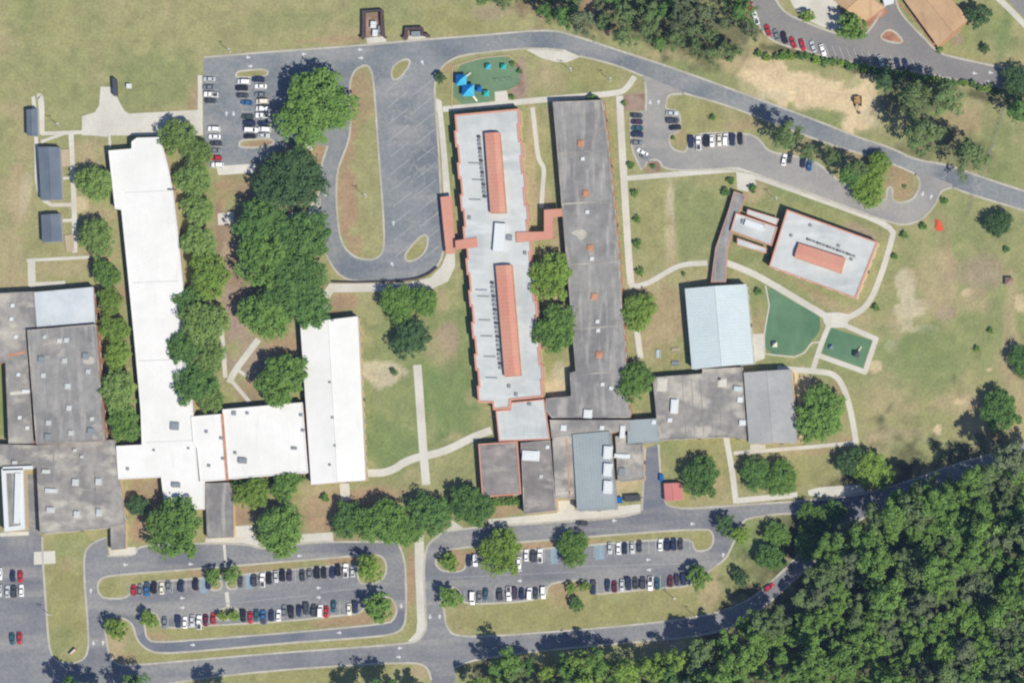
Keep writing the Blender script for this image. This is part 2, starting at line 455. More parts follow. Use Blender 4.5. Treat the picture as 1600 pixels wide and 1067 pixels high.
SOIL = dict(olive=(166, 163, 114), green=(138, 150, 95), lush=(118, 145, 85), tan=(188, 170, 132), clay=(178, 149, 119),
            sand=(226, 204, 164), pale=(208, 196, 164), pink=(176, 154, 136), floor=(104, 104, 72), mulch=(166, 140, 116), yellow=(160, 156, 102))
BLOBS = [  # x, y, rx, ry, angle, kind, strength
 (250,125,75,45,0,'green',.55),(40,15,12,30,0,'green',.4),(440,35,60,20,0,'green',.3),(600,20,60,25,0,'green',.35),(100,120,80,40,0,'green',.2),
 (700,25,40,20,0,'yellow',.6),(770,20,35,14,0,'pink',.5),(700,45,60,12,0,'yellow',.5),(305,150,10,30,0,'clay',.6),(520,63,70,5,-3,'clay',.6),
 (30,310,14,55,0,'tan',.8),(15,390,18,40,0,'tan',.6),(40,300,8,40,10,'pale',.5),(20,175,40,8,25,'tan',.5),(20,440,30,14,0,'tan',.5),
 (135,240,18,25,0,'tan',.7),(125,320,14,12,0,'sand',.7),(150,335,25,10,0,'tan',.7),(160,400,25,14,0,'clay',.6),(100,420,30,12,0,'tan',.5),
 (180,460,20,14,0,'clay',.8),(165,470,12,20,0,'tan',.6),(180,540,25,60,0,'yellow',.7),(165,560,20,40,0,'green',.3),
 (350,300,10,35,8,'clay',.8),(375,298,30,25,0,'yellow',.5),(370,290,40,8,0,'clay',.5),(347,370,14,45,0,'mulch',.9),
 (365,440,22,70,-4,'pink',1),(370,500,24,50,0,'pink',1),(400,560,50,40,0,'pink',.8),(375,610,40,30,0,'olive',.8),(395,610,30,20,0,'mulch',.7),(440,540,40,25,0,'clay',.8),
 (360,395,12,20,0,'sand',.6),(500,240,12,18,0,'clay',1),(455,255,40,40,0,'mulch',.8),(420,410,60,110,0,'mulch',.8),
 (545,200,13,75,0,'clay',.95),(542,310,14,85,0,'clay',.95),(555,385,20,18,0,'clay',.8),(575,300,14,100,0,'olive',.6),(568,115,16,10,0,'green',.5),(565,150,20,40,0,'clay',.6),
 (625,110,16,14,0,'yellow',.8),(650,390,16,18,0,'yellow',.8),(395,115,24,7,0,'yellow',.8),(400,226,26,6,0,'clay',.8),
 (540,468,25,14,0,'clay',.8),(525,480,10,18,0,'mulch',.7),(620,600,60,140,0,'green',.75),(700,560,45,120,0,'green',.8),(690,470,20,20,0,'tan',.7),(700,530,18,25,0,'pink',.8),(690,545,22,30,0,'tan',.5),
 (600,580,32,20,0,'pale',.85),(610,590,12,12,0,'pale',.6),(610,690,40,40,0,'lush',.4),(700,620,40,50,0,'lush',.5),(625,755,40,12,0,'olive',.6),
 (510,775,45,20,0,'tan',.7),(495,800,22,26,0,'clay',.7),(500,820,20,12,0,'clay',.7),(580,775,60,14,0,'clay',.75),(440,775,35,10,0,'yellow',.7),(375,805,12,18,0,'clay',.9),(400,800,30,20,0,'mulch',.6),
 (215,830,12,14,0,'clay',.9),(225,770,40,30,0,'mulch',.7),(110,860,30,40,0,'green',.5),(105,950,30,80,0,'yellow',.8),(108,880,20,10,0,'tan',.4),(95,1000,20,20,0,'lush',.3),
 (175,920,25,14,0,'yellow',.8),(250,905,60,8,-4,'yellow',.7),(315,893,18,8,0,'clay',.7),(400,886,60,8,-4,'clay',.6),(450,878,40,8,-4,'yellow',.7),(540,874,45,8,-4,'clay',.8),(585,890,22,24,0,'yellow',.6),
 (290,990,70,10,-3,'yellow',.7),(250,995,25,8,0,'clay',.7),(430,980,90,9,-4,'yellow',.8),(545,968,40,8,-4,'clay',.8),(605,950,16,20,0,'clay',.8),(180,1010,16,26,0,'tan',.9),(200,1030,20,10,0,'clay',.5),
 (320,1022,120,8,-3,'yellow',.7),(520,1005,80,9,-4,'yellow',.8),(642,900,10,60,0,'clay',.9),(645,970,10,30,0,'yellow',.8),(480,1055,160,12,-4,'yellow',.8),(655,1050,14,14,0,'tan',.8),
 (720,880,14,14,0,'clay',.9),(730,865,40,7,0,'clay',.9),(840,853,30,8,0,'clay',.9),(930,848,30,7,0,'clay',.7),(1000,840,60,8,-4,'yellow',.7),(1095,845,18,18,0,'yellow',.8),
 (715,970,30,20,0,'tan',.6),(705,985,16,14,0,'tan',.7),(800,965,90,24,0,'yellow',.7),(900,955,100,26,0,'yellow',.7),(880,930,22,18,0,'clay',.4),(895,915,30,12,0,'clay',.6),(1030,945,90,24,-4,'yellow',.6),(1110,925,14,30,20,'tan',.7),(1160,880,40,40,0,'green',.6),(1200,840,60,30,0,'lush',.6),
 (790,795,24,10,0,'clay',.7),(790,780,24,8,0,'lush',.7),(725,770,25,10,0,'clay',.4),(1030,1005,50,8,-3,'tan',.6),(1060,1010,20,10,0,'pale',.4),
 (640,840,14,10,0,'clay',.7),(690,835,20,8,0,'clay',.5),(530,840,40,6,0,'mulch',.5),
 (835,190,8,30,0,'tan',.6),(830,240,8,80,0,'tan',.7),(832,330,10,40,0,'tan',.8),(862,230,6,60,0,'yellow',.6),(856,310,12,25,0,'tan',.7),(868,360,8,25,0,'tan',.8),(870,590,20,30,0,'pale',.8),(858,575,12,24,0,'yellow',.7),(868,605,16,14,0,'sand',.7),
 (860,130,30,25,0,'tan',.5),(855,110,8,25,0,'tan',.7),(920,115,40,20,0,'yellow',.7),(815,125,8,30,0,'pink',.9),(952,280,5,120,0,'yellow',.6),(952,400,6,60,0,'tan',.5),
 (700,130,12,30,0,'yellow',.6),(700,105,8,10,0,'clay',.6),(705,250,5,60,0,'green',.7),(725,470,8,60,0,'green',.7),
 (995,155,24,12,0,'pink',.9),(1100,180,50,25,0,'yellow',.5),(1060,215,14,14,0,'clay',.4),(1160,195,30,10,0,'clay',.5),(1020,260,16,10,0,'clay',.7),
 (1095,345,55,60,0,'green',.7),(1046,345,8,60,0,'pale',.75),(1048,385,10,50,0,'tan',.6),(1020,340,25,60,0,'yellow',.5),(1040,490,40,45,0,'clay',.45),(1030,530,30,40,0,'tan',.6),(1050,560,25,20,0,'yellow',.7),(1020,440,30,12,0,'tan',.4),(1185,500,10,40,0,'clay',.4),(1180,470,8,20,0,'green',.6),
 (1180,300,12,20,20,'tan',.7),(1250,305,60,12,22,'green',.6),(1330,335,50,10,22,'green',.5),(1340,360,25,8,22,'pink',.7),(1300,475,60,8,22,'tan',.7),(1270,455,40,8,25,'clay',.4),(1155,405,30,14,0,'green',.6),
 (1195,115,38,28,0,'sand',1),(1245,135,60,32,5,'sand',1),(1300,145,50,22,0,'sand',.9),(1180,135,25,14,0,'sand',.8),(1350,145,22,26,0,'sand',.9),(1345,180,20,26,0,'sand',.9),(1325,198,12,26,0,'sand',.9),(1280,160,50,14,0,'sand',.8),(1370,175,16,24,0,'pale',.6),
 (1285,183,34,11,8,'green',.85),(1330,130,14,8,0,'green',.5),(1210,150,25,6,0,'pale',.6),(1130,95,60,14,0,'tan',.6),(1060,85,50,10,0,'tan',.6),(1110,120,70,14,18,'green',.5),(1400,200,30,30,0,'olive',.6),(1500,190,50,20,0,'clay',.5),(1530,170,40,14,0,'tan',.5),(1560,220,30,60,0,'green',.6),
 (1410,290,28,22,0,'clay',.7),(1430,290,8,20,0,'green',.4),(1375,265,25,12,0,'clay',.7),(1240,215,40,10,20,'clay',.5),(1335,240,40,8,22,'clay',.6),
 (1450,340,30,10,0,'tan',.6),(1480,400,12,40,-15,'tan',.75),(1480,380,8,30,-10,'clay',.4),(1530,430,40,30,0,'pink',.6),(1500,350,50,40,0,'green',.5),(1560,360,40,40,0,'green',.4),(1540,500,50,50,0,'green',.55),(1400,420,30,30,0,'green',.4),
 (1415,455,16,28,0,'pale',.9),(1418,482,26,16,0,'pale',.9),(1412,505,16,20,0,'pale',.7),(1435,515,30,6,0,'pale',.7),(1400,520,12,30,0,'tan',.7),(1470,440,40,40,0,'tan',.5),(1508,458,10,8,0,'sand',.8),(1520,470,25,18,0,'tan',.6),(1480,490,16,10,0,'pink',.6),(1493,492,5,5,0,'clay',.7),(1392,540,10,10,0,'pale',.6),
 (1420,560,60,50,0,'lush',.5),(1470,545,60,30,0,'green',.6),(1400,620,50,40,0,'tan',.45),(1440,600,40,30,0,'green',.5),(1490,630,40,14,0,'tan',.6),(1500,628,14,4,0,'sand',.7),(1520,650,30,30,20,'tan',.6),(1466,671,8,8,0,'sand',1),(1546,578,4,4,0,'sand',.9),(1580,500,14,90,0,'tan',.7),(1594,475,12,20,0,'sand',.7),(1585,640,30,40,0,'tan',.6),(1560,668,30,10,0,'tan',.7),
 (1400,690,60,20,0,'pink',.35),(1440,710,70,30,0,'green',.55),(1430,655,50,8,0,'green',.4),(1364,685,6,6,0,'sand',.5),(1368,572,9,9,0,'sand',.8),(1310,610,14,30,0,'clay',.5),(1262,600,16,16,0,'tan',.8),(1256,590,10,20,0,'sand',.5),(1320,690,14,14,0,'clay',.6),
 (1270,705,50,10,0,'clay',.5),(1240,705,40,9,0,'tan',.5),(1260,735,50,25,0,'yellow',.5),(1110,720,60,40,0,'yellow',.6),(1120,755,14,14,0,'tan',.6),(1180,740,30,30,0,'green',.5),(1060,775,30,12,0,'yellow',.7),
 (955,735,50,60,0,'pale',.6),(990,700,30,60,0,'tan',.7),(1165,640,5,60,0,'tan',.8),(1250,630,6,55,0,'tan',.8),
 (1460,30,50,30,0,'green',.0),(1540,50,50,40,0,'green',.7),(1500,95,40,14,0,'yellow',.7),(1570,60,20,30,0,'lush',.4),(1495,60,10,14,0,'pink',.7),
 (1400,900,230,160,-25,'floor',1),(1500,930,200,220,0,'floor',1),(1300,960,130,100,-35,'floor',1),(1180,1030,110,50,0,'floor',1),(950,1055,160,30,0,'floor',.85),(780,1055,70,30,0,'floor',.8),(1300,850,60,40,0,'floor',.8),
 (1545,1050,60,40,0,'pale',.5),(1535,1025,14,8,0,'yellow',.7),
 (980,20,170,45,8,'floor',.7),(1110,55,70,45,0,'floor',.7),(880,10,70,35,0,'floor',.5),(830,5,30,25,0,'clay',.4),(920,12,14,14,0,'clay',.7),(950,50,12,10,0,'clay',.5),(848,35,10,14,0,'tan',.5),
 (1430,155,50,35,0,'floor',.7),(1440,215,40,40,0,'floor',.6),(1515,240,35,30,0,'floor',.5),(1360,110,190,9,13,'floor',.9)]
xs = np.concatenate([[-3000, -1500, -700, -350], np.arange(-212, 212.5, 1.0), [350, 700, 1500, 3000]])
ys = np.concatenate([[-3000, -1500, -700, -300], np.arange(-145, 145.5, 1.0), [300, 700, 1500, 3000]])
GX, GY = np.meshgrid(xs, ys)
PX, PY = GX / S + 800, 533.5 - GY / S
def solin(c):
    return np.array(A(*c))
g1, g2, g3 = fbm(PX, PY, 160, 1), fbm(PX, PY, 40, 5), fbm(PX, PY, 14, 9)
base = np.zeros(GX.shape + (3,)) + solin(SOIL['olive'])
w = np.clip((g1 * .6 + g2 * .4 - .45) / .22, 0, 1)[..., None]
east = np.clip((PX - 450) / 350, 0, 1)[..., None]
base = base * (1 - w * (.35 + .35 * east)) + solin(SOIL['green']) * w * (.35 + .35 * east)
w = np.clip((fbm(PX, PY, 55, 21) - .55) / .2, 0, 1)[..., None] * .45
base = base * (1 - w) + solin(SOIL['tan']) * w
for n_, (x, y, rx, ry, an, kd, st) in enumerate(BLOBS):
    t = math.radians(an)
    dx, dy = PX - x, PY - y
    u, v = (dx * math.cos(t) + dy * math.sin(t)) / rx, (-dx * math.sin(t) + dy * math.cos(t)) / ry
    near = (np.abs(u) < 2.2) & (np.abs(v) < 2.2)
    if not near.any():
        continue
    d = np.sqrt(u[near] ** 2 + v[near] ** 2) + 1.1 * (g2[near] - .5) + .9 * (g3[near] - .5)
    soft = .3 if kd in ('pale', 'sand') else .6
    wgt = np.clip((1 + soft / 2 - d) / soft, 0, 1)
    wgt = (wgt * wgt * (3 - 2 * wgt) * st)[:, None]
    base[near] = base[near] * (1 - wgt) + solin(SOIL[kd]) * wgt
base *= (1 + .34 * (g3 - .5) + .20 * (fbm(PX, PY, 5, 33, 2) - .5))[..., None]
nx_, ny_ = len(xs), len(ys)
verts = np.stack([GX.ravel(), GY.ravel(), np.zeros(GX.size)], 1)
ii = (np.arange(ny_ - 1)[:, None] * nx_ + np.arange(nx_ - 1)[None]).ravel()
quads = np.stack([ii, ii + 1, ii + nx_ + 1, ii + nx_], 1)
me = bpy.data.meshes.new('ground')
me.vertices.add(len(verts)); me.vertices.foreach_set('co', verts.ravel().astype('f'))
me.loops.add(quads.size); me.loops.foreach_set('vertex_index', quads.ravel().astype('i'))
me.polygons.add(len(quads)); me.polygons.foreach_set('loop_start', np.arange(0, quads.size, 4).astype('i'))
me.update(calc_edges=True)
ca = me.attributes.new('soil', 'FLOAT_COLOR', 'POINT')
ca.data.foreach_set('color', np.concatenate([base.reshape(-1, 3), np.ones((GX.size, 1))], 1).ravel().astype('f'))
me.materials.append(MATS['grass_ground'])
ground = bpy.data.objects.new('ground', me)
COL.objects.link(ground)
ground['kind'] = 'structure'

# ------------------------------------------------------------------ asphalt, kerbs, concrete
def kerb(pts_px, closed, w=0.8, h=0.13, smooth=2):
    p = WP(chaikin(pts_px, smooth, closed) if smooth else pts_px)
    return MB().strip(p, w, 0.0, h, closed).build('kerb', MATS['concrete_kerb'], kind='structure')

def asphalt(name, segs, holes, z, mat):
    outer = []
    for pts, kb in segs:
        q = chaikin(P(pts), 2, False)
        if kb:
            kerb(q, False, smooth=0)
        outer += q
    hs = []
    for h in holes:
        q = chaikin(P(h), 2, True)
        kerb(q, True, smooth=0)
        hs.append(WP(q))
    return MB().sheet(WP(outer), hs, z).build(name, MATS[mat], kind='structure')

north = asphalt('road', [
 ("318,90 400,83 560,72 640,64 760,55 860,46 900,57 960,77 1056,108 1160,146 1280,190 1340,215 1392,231 1432,251 1480,257 1533,277 1620,305", True),
 ("1620,336 1600,329 1520,305 1490,294", True),
 ("1432,273 1388,253 1292,225 1200,190 1140,166 1068,146", True),
 ("1004,119 960,101 905,88", True),
 ("880,80 850,77 820,76 780,80 724,86 700,96 688,108 680,125 679,150 685,220 690,330 694,392 686,414 668,430 640,437 560,440 540,436 524,424 510,400 503,370 500,330 499,285 502,258 512,228", True),
 ("490,226 470,218 430,240 400,258", False), ("338,262 322,262 318,200", False)],
 ["569,102 555,109 548,124 546,140 548,180 547,213 538,239 528,263 525,293 527,343 533,379 545,395 561,405 587,406 601,391 599,333 591,233 587,170 583,120 577,104",
  "613,124 611,110 619,99 632,93 641,94 639,104 629,118 620,125",
  "664,366 669,371 667,389 656,403 640,409 633,406 633,397 641,387 655,371",
  "367,122 370,113 378,111 418,108 419,120", "373,232 375,220 385,219 426,216 428,229"], 0.020, 'asphalt_north')

nelot = asphalt('parking_lot', [
 ("1002,116 1066,143", False),
 ("1066,147 1044,148 1041,160 1040,172 1063,173 1063,207 1045,210 1046,227 1056,236 1074,239 1077,208 1165,208 1186,216 1200,238 1240,243 1280,255 1296,273 1326,291 1340,309 1385,317 1386,292 1395,293 1394,318 1424,315 1436,297 1438,283 1430,272", True),
 ("1434,268 1488,288", False),
 ("1488,293 1470,298 1463,318 1445,340 1425,350 1400,352 1280,309 1152,262 1072,267 1036,264 1031,250 1012,250 1007,262", True),
 ("1003,266 996,253 986,231 985,177", True), ("1009,173 1010,150 1008,128", True)], [], 0.032, 'asphalt_pale')

church_lot = asphalt('parking_lot', [
 ("1172,-10 1178,30 1200,60 1225,72 1260,80 1280,87 1330,97 1390,108 1430,112 1480,122 1545,135 1620,148", True),
 ("1620,116 1560,105 1490,90 1466,83 1440,56 1420,36 1403,15 1398,-10", True),
 ("1388,-10 1386,5 1362,44 1346,60 1318,56 1285,46 1262,36 1226,22 1206,-10", True)],
 ["1391,42 1418,71 1370,62"], 0.024, 'asphalt_church')

south = asphalt('road', [
 ("-10,836 62,836", False),
 ("66,838 67,880 70,920 75,993 79,1021 90,1035 120,1036 138,1023 138,981 132,913 131,866 138,853 152,844 166,839", True),
 ("168,868 212,868 215,851 320,848 390,850 408,858 470,848 520,846 622,846", True),
 ("622,848 630,866 634,890 635,960 631,980 617,990 580,995 460,1003 320,1016 250,1021 228,1014 213,998 208,975 195,966 175,962 164,975 166,999 170,1020 180,1036 196,1040 320,1029 440,1019 640,1005 655,999 665,985 666,970 662,900 664,862 672,845 696,829", True),
 ("698,829 760,822 960,810 1001,800", True), ("1003,798 1008,700", True), ("1029,694 1034,770 1046,797 1146,789 1280,781 1354,771 1420,752 1480,729 1568,703 1630,682", True),
 ("1630,708 1500,750 1400,785 1340,812 1310,840 1270,880 1220,925 1180,960 1130,985 1072,996 940,1007 828,1018 740,1030 712,1042", True), ("710,1090 676,1090", False),
 ("674,1062 668,1040 640,1033 448,1045 320,1058 240,1072", True), ("200,1095 -10,1095", False)],
 ["227,985 225,965 235,955 248,960 250,982 320,977 440,971 530,961 568,958 570,932 600,930 615,937 621,953 615,967 607,974 440,989 320,998 240,1004 229,995",
  "152,919 154,907 164,900 204,896 313,888 557,868 590,865 603,875 604,897 592,910 566,913 559,905 558,880 460,889 320,903 205,910 203,934 164,935 156,929",
  "326,906 346,904 347,921 327,922", "354,902 371,899 372,919 355,921", "338,951 373,948 374,966 339,970",
  "680,879 682,866 700,857 820,846 960,835 1104,825 1114,832 1115,845 1110,857 1096,861 1084,859 1081,839 960,848 820,859 729,868 727,892 700,893 686,889",
  "722,931 712,916 692,920 686,938 694,949 696,977 712,996 820,990 960,979 1088,965 1136,952 1177,934 1219,896 1240,875 1262,850 1285,828 1300,812 1241,800 1170,808 1158,818 1150,840 1142,856 1135,872 1112,889 1095,901 1076,916 1036,918 960,925 924,929 921,905 877,908 855,913 853,937 726,945"],
 0.020, 'asphalt_south')
MB().sheet(WP(P("1008,702 1029,698 1034,768 1040,790 1003,797 1003,780")), [], 0.030).build('service_drive', MATS['asphalt_dark'], kind='structure')
MB().sheet(WP(P("210,998 226,985 232,1000 245,1004 320,1000 460,989 600,976 618,968 624,952 632,955 630,975 616,988 580,993 460,1001 320,1014 250,1019 229,1012 214,997")), [], 0.030).build('loop_lane', MATS['asphalt_dark'], kind='structure')
MB().sheet(WP(P("38,742 57,740 61,840 38,836")), [], 0.028).build('service_yard', MATS['asphalt_south'], kind='structure')
MB().sheet(WP(P("1565,-10 1620,50 1620,-10")), [], 0.020).build('road', MATS['asphalt_church'], kind='structure')

def slab(name, pts, z=0.10, mat='concrete', smooth=0, zb=0.0):
    q = P(pts) if isinstance(pts, str) else pts
    if smooth:
        q = chaikin(q, smooth, True)
    return MB().prism(WP(q), zb, z).build(name, MATS[mat], kind='structure')

_pz = [0.085]
def path(pts, w, mat='concrete', name='sidewalk', z=None, sm_=2):
    _pz[0] += 0.0015
    q = chaikin(P(pts), sm_, False)
    return MB().strip(WP(q), w * S, 0.0, z or _pz[0], False).build(name, MATS[mat], kind='structure')

slab('plaza', "128,182 148,176 155,165 157,136 174,136 183,153 194,173 201,178 309,172 309,118 316,118 317,212 128,212", 0.11)
path("58,150 65,151 65,210", 9); path("52,151 57,205 57,321 120,320", 6); path("64,209 128,207", 6); path("64,222 80,216 100,209", 5); path("111,209 116,320 117,395", 8)
path("97,279 116,278", 4); path("97,345 117,344", 5); path("42,407 140,402", 5); path("49,408 50,448", 12); path("56,444 102,442", 6); path("130,208 168,212", 5); path("171,212 172,232", 4)
slab('ramp_deck', "97,234 109,233 110,260 97,261", 0.45, 'wood_pale'); slab('ramp_deck', "101,368 115,366 116,392 104,393", 0.45, 'wood_pale')
slab('sidewalk', "678,152 690,158 696,213 704,305 711,400 711,416 700,440 676,451 640,455 520,457 513,470 513,488 506,488 506,455 515,443 560,443 640,441 672,434 690,416 698,396 690,250 684,180", 0.094)
path("692,171 800,161 880,153 965,146 978,140 992,120", 9); path("968,150 971,215 976,300 982,400 986,445", 11); path("978,279 1060,272 1150,265", 8)
path("1150,265 1280,311 1398,354 1392,380 1377,430 1357,478 1326,497 1300,503", 9); slab('sidewalk', "1150,264 1178,274 1182,290 1168,300 1152,296", 0.112)
path("983,448 1010,445 1040,426 1065,413 1105,411", 8); path("1128,408 1170,424 1200,440 1280,488 1302,500", 10)
slab('sidewalk', "1283,489 1310,488 1332,492 1324,505 1322,512 1294,512 1288,505", 0.118)
path("1297,505 1284,535 1270,577", 8); path("1322,509 1372,531", 8, sm_=0); path("1369,529 1351,583", 8, sm_=0); path("1354,582 1278,555", 8, sm_=0); path("1215,576 1280,580 1306,585 1321,610 1330,645 1338,692", 9)
path("995,515 1001,560", 9); path("832,168 837,213 841,250 851,262 848,290 846,325", 7); path("652,570 657,640 661,700 666,757", 13); path("572,739 609,738 640,716 692,707 740,682 768,672", 12)
path("538,755 540,782", 15); slab('sidewalk', "364,822 394,820 396,836 412,856 380,848 320,847 322,840 364,838", 0.10); slab('sidewalk', "472,834 520,831 521,845 468,847", 0.10)
slab('sidewalk', "763,811 870,801 872,782 897,781 898,797 1001,787 1001,799 960,807 763,822", 0.10); slab('sidewalk', "698,829 706,812 726,826", 0.10)
slab('sidewalk', "648,838 662,836 663,865 661,900 665,975 664,986 654,999 640,1005 638,1000 650,988 652,970 648,880", 0.10)
path("1134,680 1144,734 1150,786", 9); path("1146,708 1280,697 1340,691", 6); path("1150,782 1246,773", 9); slab('sidewalk', "1262,766 1280,761 1346,756 1352,768 1306,777 1264,774", 0.10)
slab('apron', "820,77 850,75 882,78 907,89 886,98 868,97 845,91", 0.06, 'concrete'); slab('apron', "572,60 602,57 604,67 574,69", 0.06); slab('apron', "638,57 664,55 666,62 638,64", 0.06)
slab('sidewalk', "338,260 398,256 399,270 341,274", 0.10, 'concrete_bright'); slab('sidewalk', "340,334 366,331 364,350 341,352", 0.10, 'concrete_bright'); slab('sidewalk', "449,333 480,330 498,300 499,352 478,348 450,343", 0.10, 'concrete_bright')
slab('sidewalk', "476,216 489,222 488,236 478,230", 0.10, 'concrete_bright'); path("345,505 349,545 352,590", 7); path("404,530 366,580 358,598", 10); path("362,595 390,628", 6); path("370,577 386,588", 5)
slab('island_pad', "169,856 212,854 212,866 172,868", 0.14, 'concrete'); slab('pad', "53,862 86,860 87,880 53,882", 0.08, 'concrete'); slab('sidewalk', "0,832 45,830 45,836 0,838", 0.10)
slab('forecourt', "1230,-10 1302,-10 1322,44 1300,48 1283,42 1262,32 1240,12", 0.10, 'concrete'); path("1553,-8 1575,12 1604,42", 9)
slab('concrete_pad', "773,144 792,142 795,161 774,163", 0.10); slab('concrete_pad', "1174,522 1194,521 1195,560 1178,566", 0.09)
slab('concrete_pad', "1172,690 1196,689 1196,702 1172,704", 0.08); path("1244,582 1250,640 1254,692", 6, 'wall_cream')
slab('entry_bed', "968,150 1007,147 1008,172 970,174", 0.05, 'mulch_brown'); slab('planting_bed', "1016,252 1029,252 1033,268 1012,270", 0.05, 'mulch_brown')
slab('mulch_bed', "800,96 812,100 822,125 818,150 800,158 796,141 812,130 814,118 806,105", 0.05, 'mulch_brown', 1)
slab('brick_bed', "1384,14 1350,36 1346,44 1352,45 1388,20", 0.12, 'mulch_red'); slab('brick_bed', "1402,4 1436,40 1464,80 1470,82 1474,76 1440,42 1408,6", 0.12, 'mulch_red')
slab('brick_bed', "1391,44 1416,70 1373,61", 0.12, 'mulch_red')
slab('playground_surface', "710,104 752,92 794,88 800,96 810,114 814,128 800,138 792,141 772,143 773,160 708,166", 0.05, 'turf_green', 1)
slab('playground_surface', "1199,445 1231,467 1280,492 1282,505 1279,521 1265,535 1255,550 1241,556 1197,552 1195,523 1203,477", 0.05, 'turf_deep', 1)
slab('playground_surface', "1296,511 1363,532 1348,575 1285,552", 0.05, 'turf_deep')
slab('courtyard_lawn', "-10,567 10,566 14,680 -10,682", 0.04, 'lawn')
MB().strip(WP(P("708,104 752,91 795,87")), 0.5, 0, 0.3, False).build('playground_border', MATS['wood_pale'], kind='structure')
MB().strip(WP(P("707,106 706,168")), 0.4, 0, 0.3, False).build('playground_border', MATS['wood_pale'], kind='structure')
MB().strip(WP(P("1196,446 1202,477 1194,523 1195,553 1241,558 1257,551 1268,536 1290,533")), 0.5, 0, 0.2, False).build('playground_border', MATS['concrete'], kind='structure')

# crossing strips, painted bays, lines and arrows
for pts in ("348,850 352,849 355,882 351,883", "351,925 357,924 360,950 354,951"):
    MB().sheet(WP(P(pts)), [], 0.034).build('crossing', MATS['concrete'], south)
for pts in ("313,903 323,902 324,926 314,927", "382,897 394,896 395,919 383,920", "860,857 872,856 873,880 861,881", "929,852 944,851 945,873 930,875"):
    MB().sheet(WP(P(pts)), [], 0.034).build('painted_bay', MATS['paint_blue'], south)
_line = MB().box((0, 0, 0), (0.22, 5.0, 0.006)).mesh('parking_line', MATS['paint_line'])
def lines(root, x0, y0, x1, y1, n, ang, z=0.036, ln=1.0):
    for k in range(n + 1):
        x, y = W(x0 + (x1 - x0) * k / n, y0 + (y1 - y0) * k / n)
        inst('parking_line', _line, root, (x, y, z), math.radians(ang), (1, ln, 1))
lines(south, 204, 922, 324, 913, 11, 0); lines(south, 376, 909, 558, 891, 17, 0)
lines(south, 252, 972, 336, 966, 8, 0); lines(south, 376, 962, 564, 947, 17, 0)
lines(south, 727, 877, 756, 874, 3, 0); lines(south, 816, 869, 862, 866, 4, 0); lines(south, 928, 861, 1078, 850, 14, 0)
lines(south, 726, 934, 853, 926, 11, 0); lines(south, 922, 917, 1076, 905, 14, 0)
lines(north, 331, 118, 334, 163, 4, 90); lines(north, 335, 197, 339, 263, 6, 90); lines(north, 380, 122, 392, 217, 9, 90); lines(north, 405, 119, 413, 216, 9, 90)
lines(nelot, 995, 175, 996, 228, 5, 90, 0.048); lines(nelot, 1051, 173, 1052, 206, 3, 90, 0.048); lines(nelot, 1077, 220, 1165, 220, 8, 0, 0.048); lines(nelot, 1244, 252, 1276, 266, 3, 5, 0.048)
lines(church_lot, 1208, 54, 1284, 80, 6, 12, 0.040); lines(church_lot, 1292, 78, 1440, 104, 13, 22, 0.040)
_am = MB()
_am.face([(-.18, -1.1, 0), (.18, -1.1, 0), (.18, .1, 0), (-.18, .1, 0)]).face([(-.6, .1, 0), (.6, .1, 0), (0, 1.2, 0)])
_arrow = _am.mesh('painted_arrow', MATS['paint_white'])
for root, z, lst in ((north, .028, "388,90,90 391,104,-90 563,78,90 564,91,-90 510,304,180 354,178,0 365,178,180 615,349,0 613,413,30 660,98,20 475,85,90"),
  (south, .036, "196,882,90 298,881,90 142,923,0 146,1004,180 161,1004,0 301,1007,-90 285,934,90 285,949,-90 468,868,90 498,918,90 498,933,-90 627,946,180 530,988,-90 625,1012,90 623,1026,-90 812,891,90 812,907,-90 672,963,180 687,963,0 926,988,90 926,1000,-90 1013,874,90 1014,890,-90 1082,818,90 960,813,90 1130,867,0"),
  (nelot, .044, "1016,160,180 1029,160,0 1442,303,160 1455,308,-20"), (church_lot, .036, "1548,114,80 1543,128,-100 1523,115,80")):
    for a in lst.split():
        x, y, r = (float(v) for v in a.split(','))
        inst('painted_arrow', _arrow, root, (*W(x, y), z), math.radians(r), (1.35, .8, 1))
for pts in ("340,944 480,930", "500,925 600,915", "700,902 900,893", "900,885 1070,880"):
    MB().strip(WP(P(pts)), 0.16, 0.02, 0.034, False).build('painted_line', MATS['paint_line'], south)
for k in range(11):
    y = 130 + k * 26
    inst('parking_line', _line, north, (*W(620 + k * 1.2, y), 0.026), math.radians(-52), (1.0, 1.9, 1))
    inst('parking_line', _line, north, (*W(662 + k * 1.0, y + 6), 0.026), math.radians(-52), (1.0, 1.9, 1))

# ------------------------------------------------------------------ buildings
_wf = MB().box((0, 0, 0), (2.0, 0.14, 1.5)).mesh('window', MATS['metal_white'])
_wp = MB().box((-0.47, -0.06, 0), (0.86, 0.06, 1.3)).box((0.47, -0.06, 0), (0.86, 0.06, 1.3)).mesh('pane', MATS['glass_dark'])
_df = MB().box((0, 0, 0), (1.3, 0.14, 2.2)).mesh('door', MATS['metal_dark'])
_dh = MB().box((0.45, -0.1, 0), (0.06, 0.1, 0.3)).mesh('handle', MATS['metal_white'])

